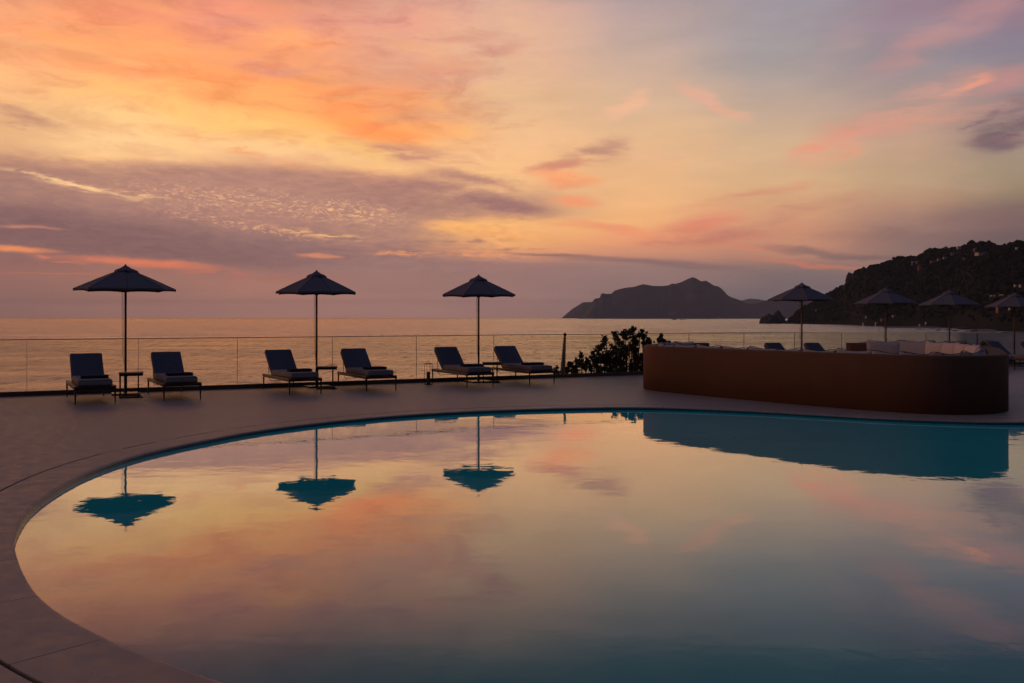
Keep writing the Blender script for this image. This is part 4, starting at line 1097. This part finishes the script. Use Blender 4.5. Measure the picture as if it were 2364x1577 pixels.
# umbrella pines one can tell apart on the ridge
for (x, y, rw, lab) in [(2075, 596, 15, 'broad umbrella pine, widest crown on the hill ridge'), (2012, 612, 6, 'small round pine on the ridge right of the rock tower'),
     (2100, 594, 11, 'flat-topped pine just right of the broad umbrella pine'), (2183, 570, 5, 'lone small tree poking above the ridge'), (1985, 622, 7, 'bushy pine on the ridge nearest the rock tower')]:
    Dr = hill_prof(x)[1] - 6; c = at(x, y + 1, Dr); k = Dr / F; gz = hill_z(x, Dr)
    t = thing('pine_tree', (c.x, Dr, gz), 0, lab, 'pine tree', 'pines on the hill ridge')
    hgt = c.z - gz
    mb = MB(); mb.tube([(0, 0, -1), (0.5, 0, hgt * .6), (0, 0, hgt)], [.6, .45, .3], 6)
    mb.tube([(0.3, 0, hgt * .6), (rw * k * .5, 0, hgt)], [.3, .15], 5); mb.tube([(0.3, 0, hgt * .6), (-rw * k * .5, 0, hgt)], [.3, .15], 5); mb.build('trunk', M['bark'], t)
    mb = MB()
    for q in range(14):
        a = rng.uniform(-1, 1); crown_at(mb, (a * rw * k * .75, rng.uniform(-.7, .7) * rw * k, hgt + (1 - a * a) * rw * k * .18), rw * k * rng.uniform(.25, .42), rw * k * rng.uniform(.16, .28), rng)
    mb.build('crown', M['crown'], t)
# islet rocks at the hill's foot
Dk = shoreD(747.2)
c = at(1772, 746, Dk); rock('rock_islet', (c.x, Dk, SEA), 27, 30, 30, 'lower dark sea rock, left half of the islet pair below the hill', 'rock', seed=11)
c = at(1797, 746, Dk); rock('rock_islet', (c.x, Dk + 20, SEA), 30, 30, 40, 'taller domed sea rock, right half of the islet pair below the hill', 'rock', seed=21)
c = at(1826, 746, Dk); rock('rock_islet', (c.x, Dk + 40, SEA), 34, 30, 12, 'low rock spit joining the islets to the hill', 'rock', seed=5)
# rocks in the shallows
rk = [(2121,760.5,5,1.2),(2152,758.5,6,1.4),(2167,761.5,5,1.4),(2165,764,4,1),(2189,762,6,1.6),(2204,764.5,7,1.6),(2222,760,13,4),(2232,765.5,6,1.8),(2248,766,8,3.4),(2289,770,5,1.6),(2296,773.5,4,1.2),(2268,776.5,6,1.6),(2285,777,7.5,2.2),(2322,770,11,2.8),(2341,774,13,3.4),(2360,777,14,5.5),(1978,753.2,2,.8),(1984,753.2,2,.8)]
names = ['tiny','small flat','small','tiny low','dark','low dark','largest domed','dark','blocky','small','tiny','low','broad low','long dark','dark','largest near','tiny','tiny']
for i, (x, y, w_, h_) in enumerate(rk):
    Dk = shoreD(y); k = Dk / F; c = at(x, y, Dk)
    side = ['leftmost of the shallows, below the fifth parasol', 'below the gap between fifth and sixth parasols', 'left of the sixth parasol pole, upper', 'left of the sixth parasol pole, lower', 'touching the sixth parasol pole', 'just right of the sixth parasol pole', 'right of the sixth parasol pole by the shore', 'beside the domed rock', 'left end of the sand strip', 'upper one of the four before the sand strip', 'right one of the four before the sand strip', 'leftmost of the four before the sand strip', 'lowest of the four before the sand strip', 'left of the rightmost parasol pole', 'touching the rightmost parasol pole', 'at the right edge of the water', 'left one before the white boathouse', 'right one before the white boathouse'][i]
    rock('sea_rock', (c.x, Dk, SEA + 0.2 * h_ * k), w_ * k, w_ * k * 1.4, h_ * k * 1.1, '%s rock in the sea, %s' % (names[i], side), 'rock', seed=i * 3.1, group='rocks in the shallows', sub=2)
# sand strips
for (xa, xb, ya, yb, lab) in [(2256,2300,763,766.6,'narrow pinkish sand strip below the hill'),(2345,2420,764.8,767.5,'pale sand strip at the right edge below the hill'),(2040,2190,756.2,757.6,'thin pale shore strip left of the sixth parasol')]:
    mb = MB(); rows = []
    for y in (yb, (ya + yb) / 2, ya):
        D = shoreD(y); rows.append([((xa + (xb - xa) * i / 12 - CX) / F * D, D + 6 * math.sin(i * 1.3), SEA + (0.1 if y == yb else 0.9 if y != ya else 2.4)) for i in range(13)])
    mb.grid(rows); tag(mb.build('beach', M['sand']), kind='structure')

# houses on the hill
def house(x, y, w_, h_, m, lab, roof='flat', rz=0.0, Dm=None, nm='house', cat='house', grp='houses on the dark hill'):
    # where the sight line meets the slope
    if Dm is None:
        Db, Dr, bk = hill_prof(x); Dm = Dr - 4
        for i in range(120):
            D = Db + (Dr - Db) * i / 120
            if H - (y + h_ / 2 - CY) / F * D < hill_z(x, D): Dm = D; break
    k = Dm / F; c = at(x, y + h_ / 2, Dm)
    W, Hh, Dp = w_ * k, h_ * k, max(5.0, w_ * k * 0.6)
    t = thing(nm, (c.x, Dm - 2 - Dp / 2, c.z), R(rz), lab, cat, grp)
    mb = MB(); mb.box((0, 0, Hh * 0.4 - 1.5), (W, Dp, Hh * 0.8 + 3)); mb.build('walls', m, t)
    mb = MB()
    if roof == 'flat': mb.box((0, 0, Hh * 0.8 + 0.35), (W * 1.05, Dp * 1.05, 0.6)); mb.build('roof', m, t)
    else:
        z0, z1 = Hh * 0.8 + 0.02, Hh * 0.8 + max(1.6, Hh * 0.35)
        a, b = W * 0.55, Dp * 0.58
        mb.face([(-a, -b, z0), (a, -b, z0), (a * .8, 0, z1), (-a * .8, 0, z1)]); mb.face([(a, b, z0), (-a, b, z0), (-a * .8, 0, z1), (a * .8, 0, z1)])
        mb.face([(-a, b, z0), (-a, -b, z0), (-a * .8, 0, z1)]); mb.face([(a, -b, z0), (a, b, z0), (a * .8, 0, z1)]); mb.face([(-a, -b, z0), (-a, b, z0), (a, b, z0), (a, -b, z0)])
        mb.build('roof', M['roof'], t)
    nw = max(2, int(W / 4)); 
    for i in range(nw):
        mb = MB(); mb.box((-W / 2 + W * (i + .5) / nw, -Dp / 2 - 0.05, Hh * 0.42), (min(1.4, W / nw * .45), 0.12, min(1.8, Hh * .4))); mb.build('window', M['window'], t)
    return t
for (x, y, w_, h_, m_, lab, rf) in HS: house(x, y, w_, h_, m_, lab, rf)
for (x, y, w_, h_, lab) in [(1552, 723, 13, 5, 'pale hotel cluster at the foot of the mountain'), (1659, 732, 6, 2.5, 'tiny pale building at the foot of the mountain, right of the ships'), (1745, 728, 12, 4, 'left building of the pale village before the islets'), (1757, 725, 9, 4, 'right building of the pale village before the islets')]:
    house(x, y, w_, h_, Wt, lab, 'hip', Dm=15350, nm='building', cat='building', grp='buildings on the far shore')

# ships
for (x, w_, h_, lab, ty) in [(1557, 12.5, 3.4, 'small dark ship with deckhouse, left of the two on the bay', 0), (1576.5, 15.5, 2.0, 'long low dark barge, right of the two on the bay', 1)]:
    D = shoreD(738.3); k = D / F; c = at(x, 738.3, D)
    t = thing('ship', (c.x, D, SEA), 0, lab, 'ship', 'ships anchored on the bay')
    L_, Hh = w_ * k, h_ * k
    mb = MB()
    sec = [(-.5, .32, .55), (-.35, .45, .5), (0, .5, .45), (.35, .42, .5), (.5, .03, .65)]
    rows = [[(u * L_, -b * L_ * .16, zt * Hh), (u * L_ * .94, -b * L_ * .1, -.5), (u * L_ * .94, b * L_ * .1, -.5), (u * L_, b * L_ * .16, zt * Hh)] for u, b, zt in sec]
    vs = mb.grid(rows); mb.bm.faces.new(vs[0]); mb.bm.faces.new(vs[-1])
    for i in range(4): mb.bm.faces.new((vs[i][0], vs[i + 1][0], vs[i + 1][3], vs[i][3]))
    mb.build('hull', M['hull'], t)
    mb = MB()
    if ty == 0: mb.box((-L_ * .1, 0, Hh * .7), (L_ * .5, L_ * .09, Hh * .45)); mb.box((-L_ * .05, 0, Hh * 1.0), (L_ * .2, L_ * .07, Hh * .2))
    else: mb.box((-L_ * .38, 0, Hh * .8), (L_ * .1, L_ * .07, Hh * .6))
    mb.build('deckhouse', M['ship'], t)
    mb = MB(); mb.tube([(0, 0, Hh * .6), (0, 0, Hh * 1.5)], .4, 6); mb.build('mast', M['hull'], t)

# ------------------------------------------------------------------ evening haze
m = bpy.data.materials.new('haze'); m.use_nodes = True; m.node_tree.nodes.clear()
k = N(m.node_tree); pv = k.add('ShaderNodeVolumePrincipled'); pv.inputs['Density'].default_value = HD
pv.inputs['Color'].default_value = (0.86, 0.94, 1.0, 1); pv.inputs['Anisotropy'].default_value = 0.0
o_ = k.add('ShaderNodeOutputMaterial'); k.link(pv.outputs[0], o_.inputs['Volume'])
mb = MB(); mb.box((0, 20500, 366), (84000, 43000, 786)); tag(mb.build('haze', m), kind='stuff')
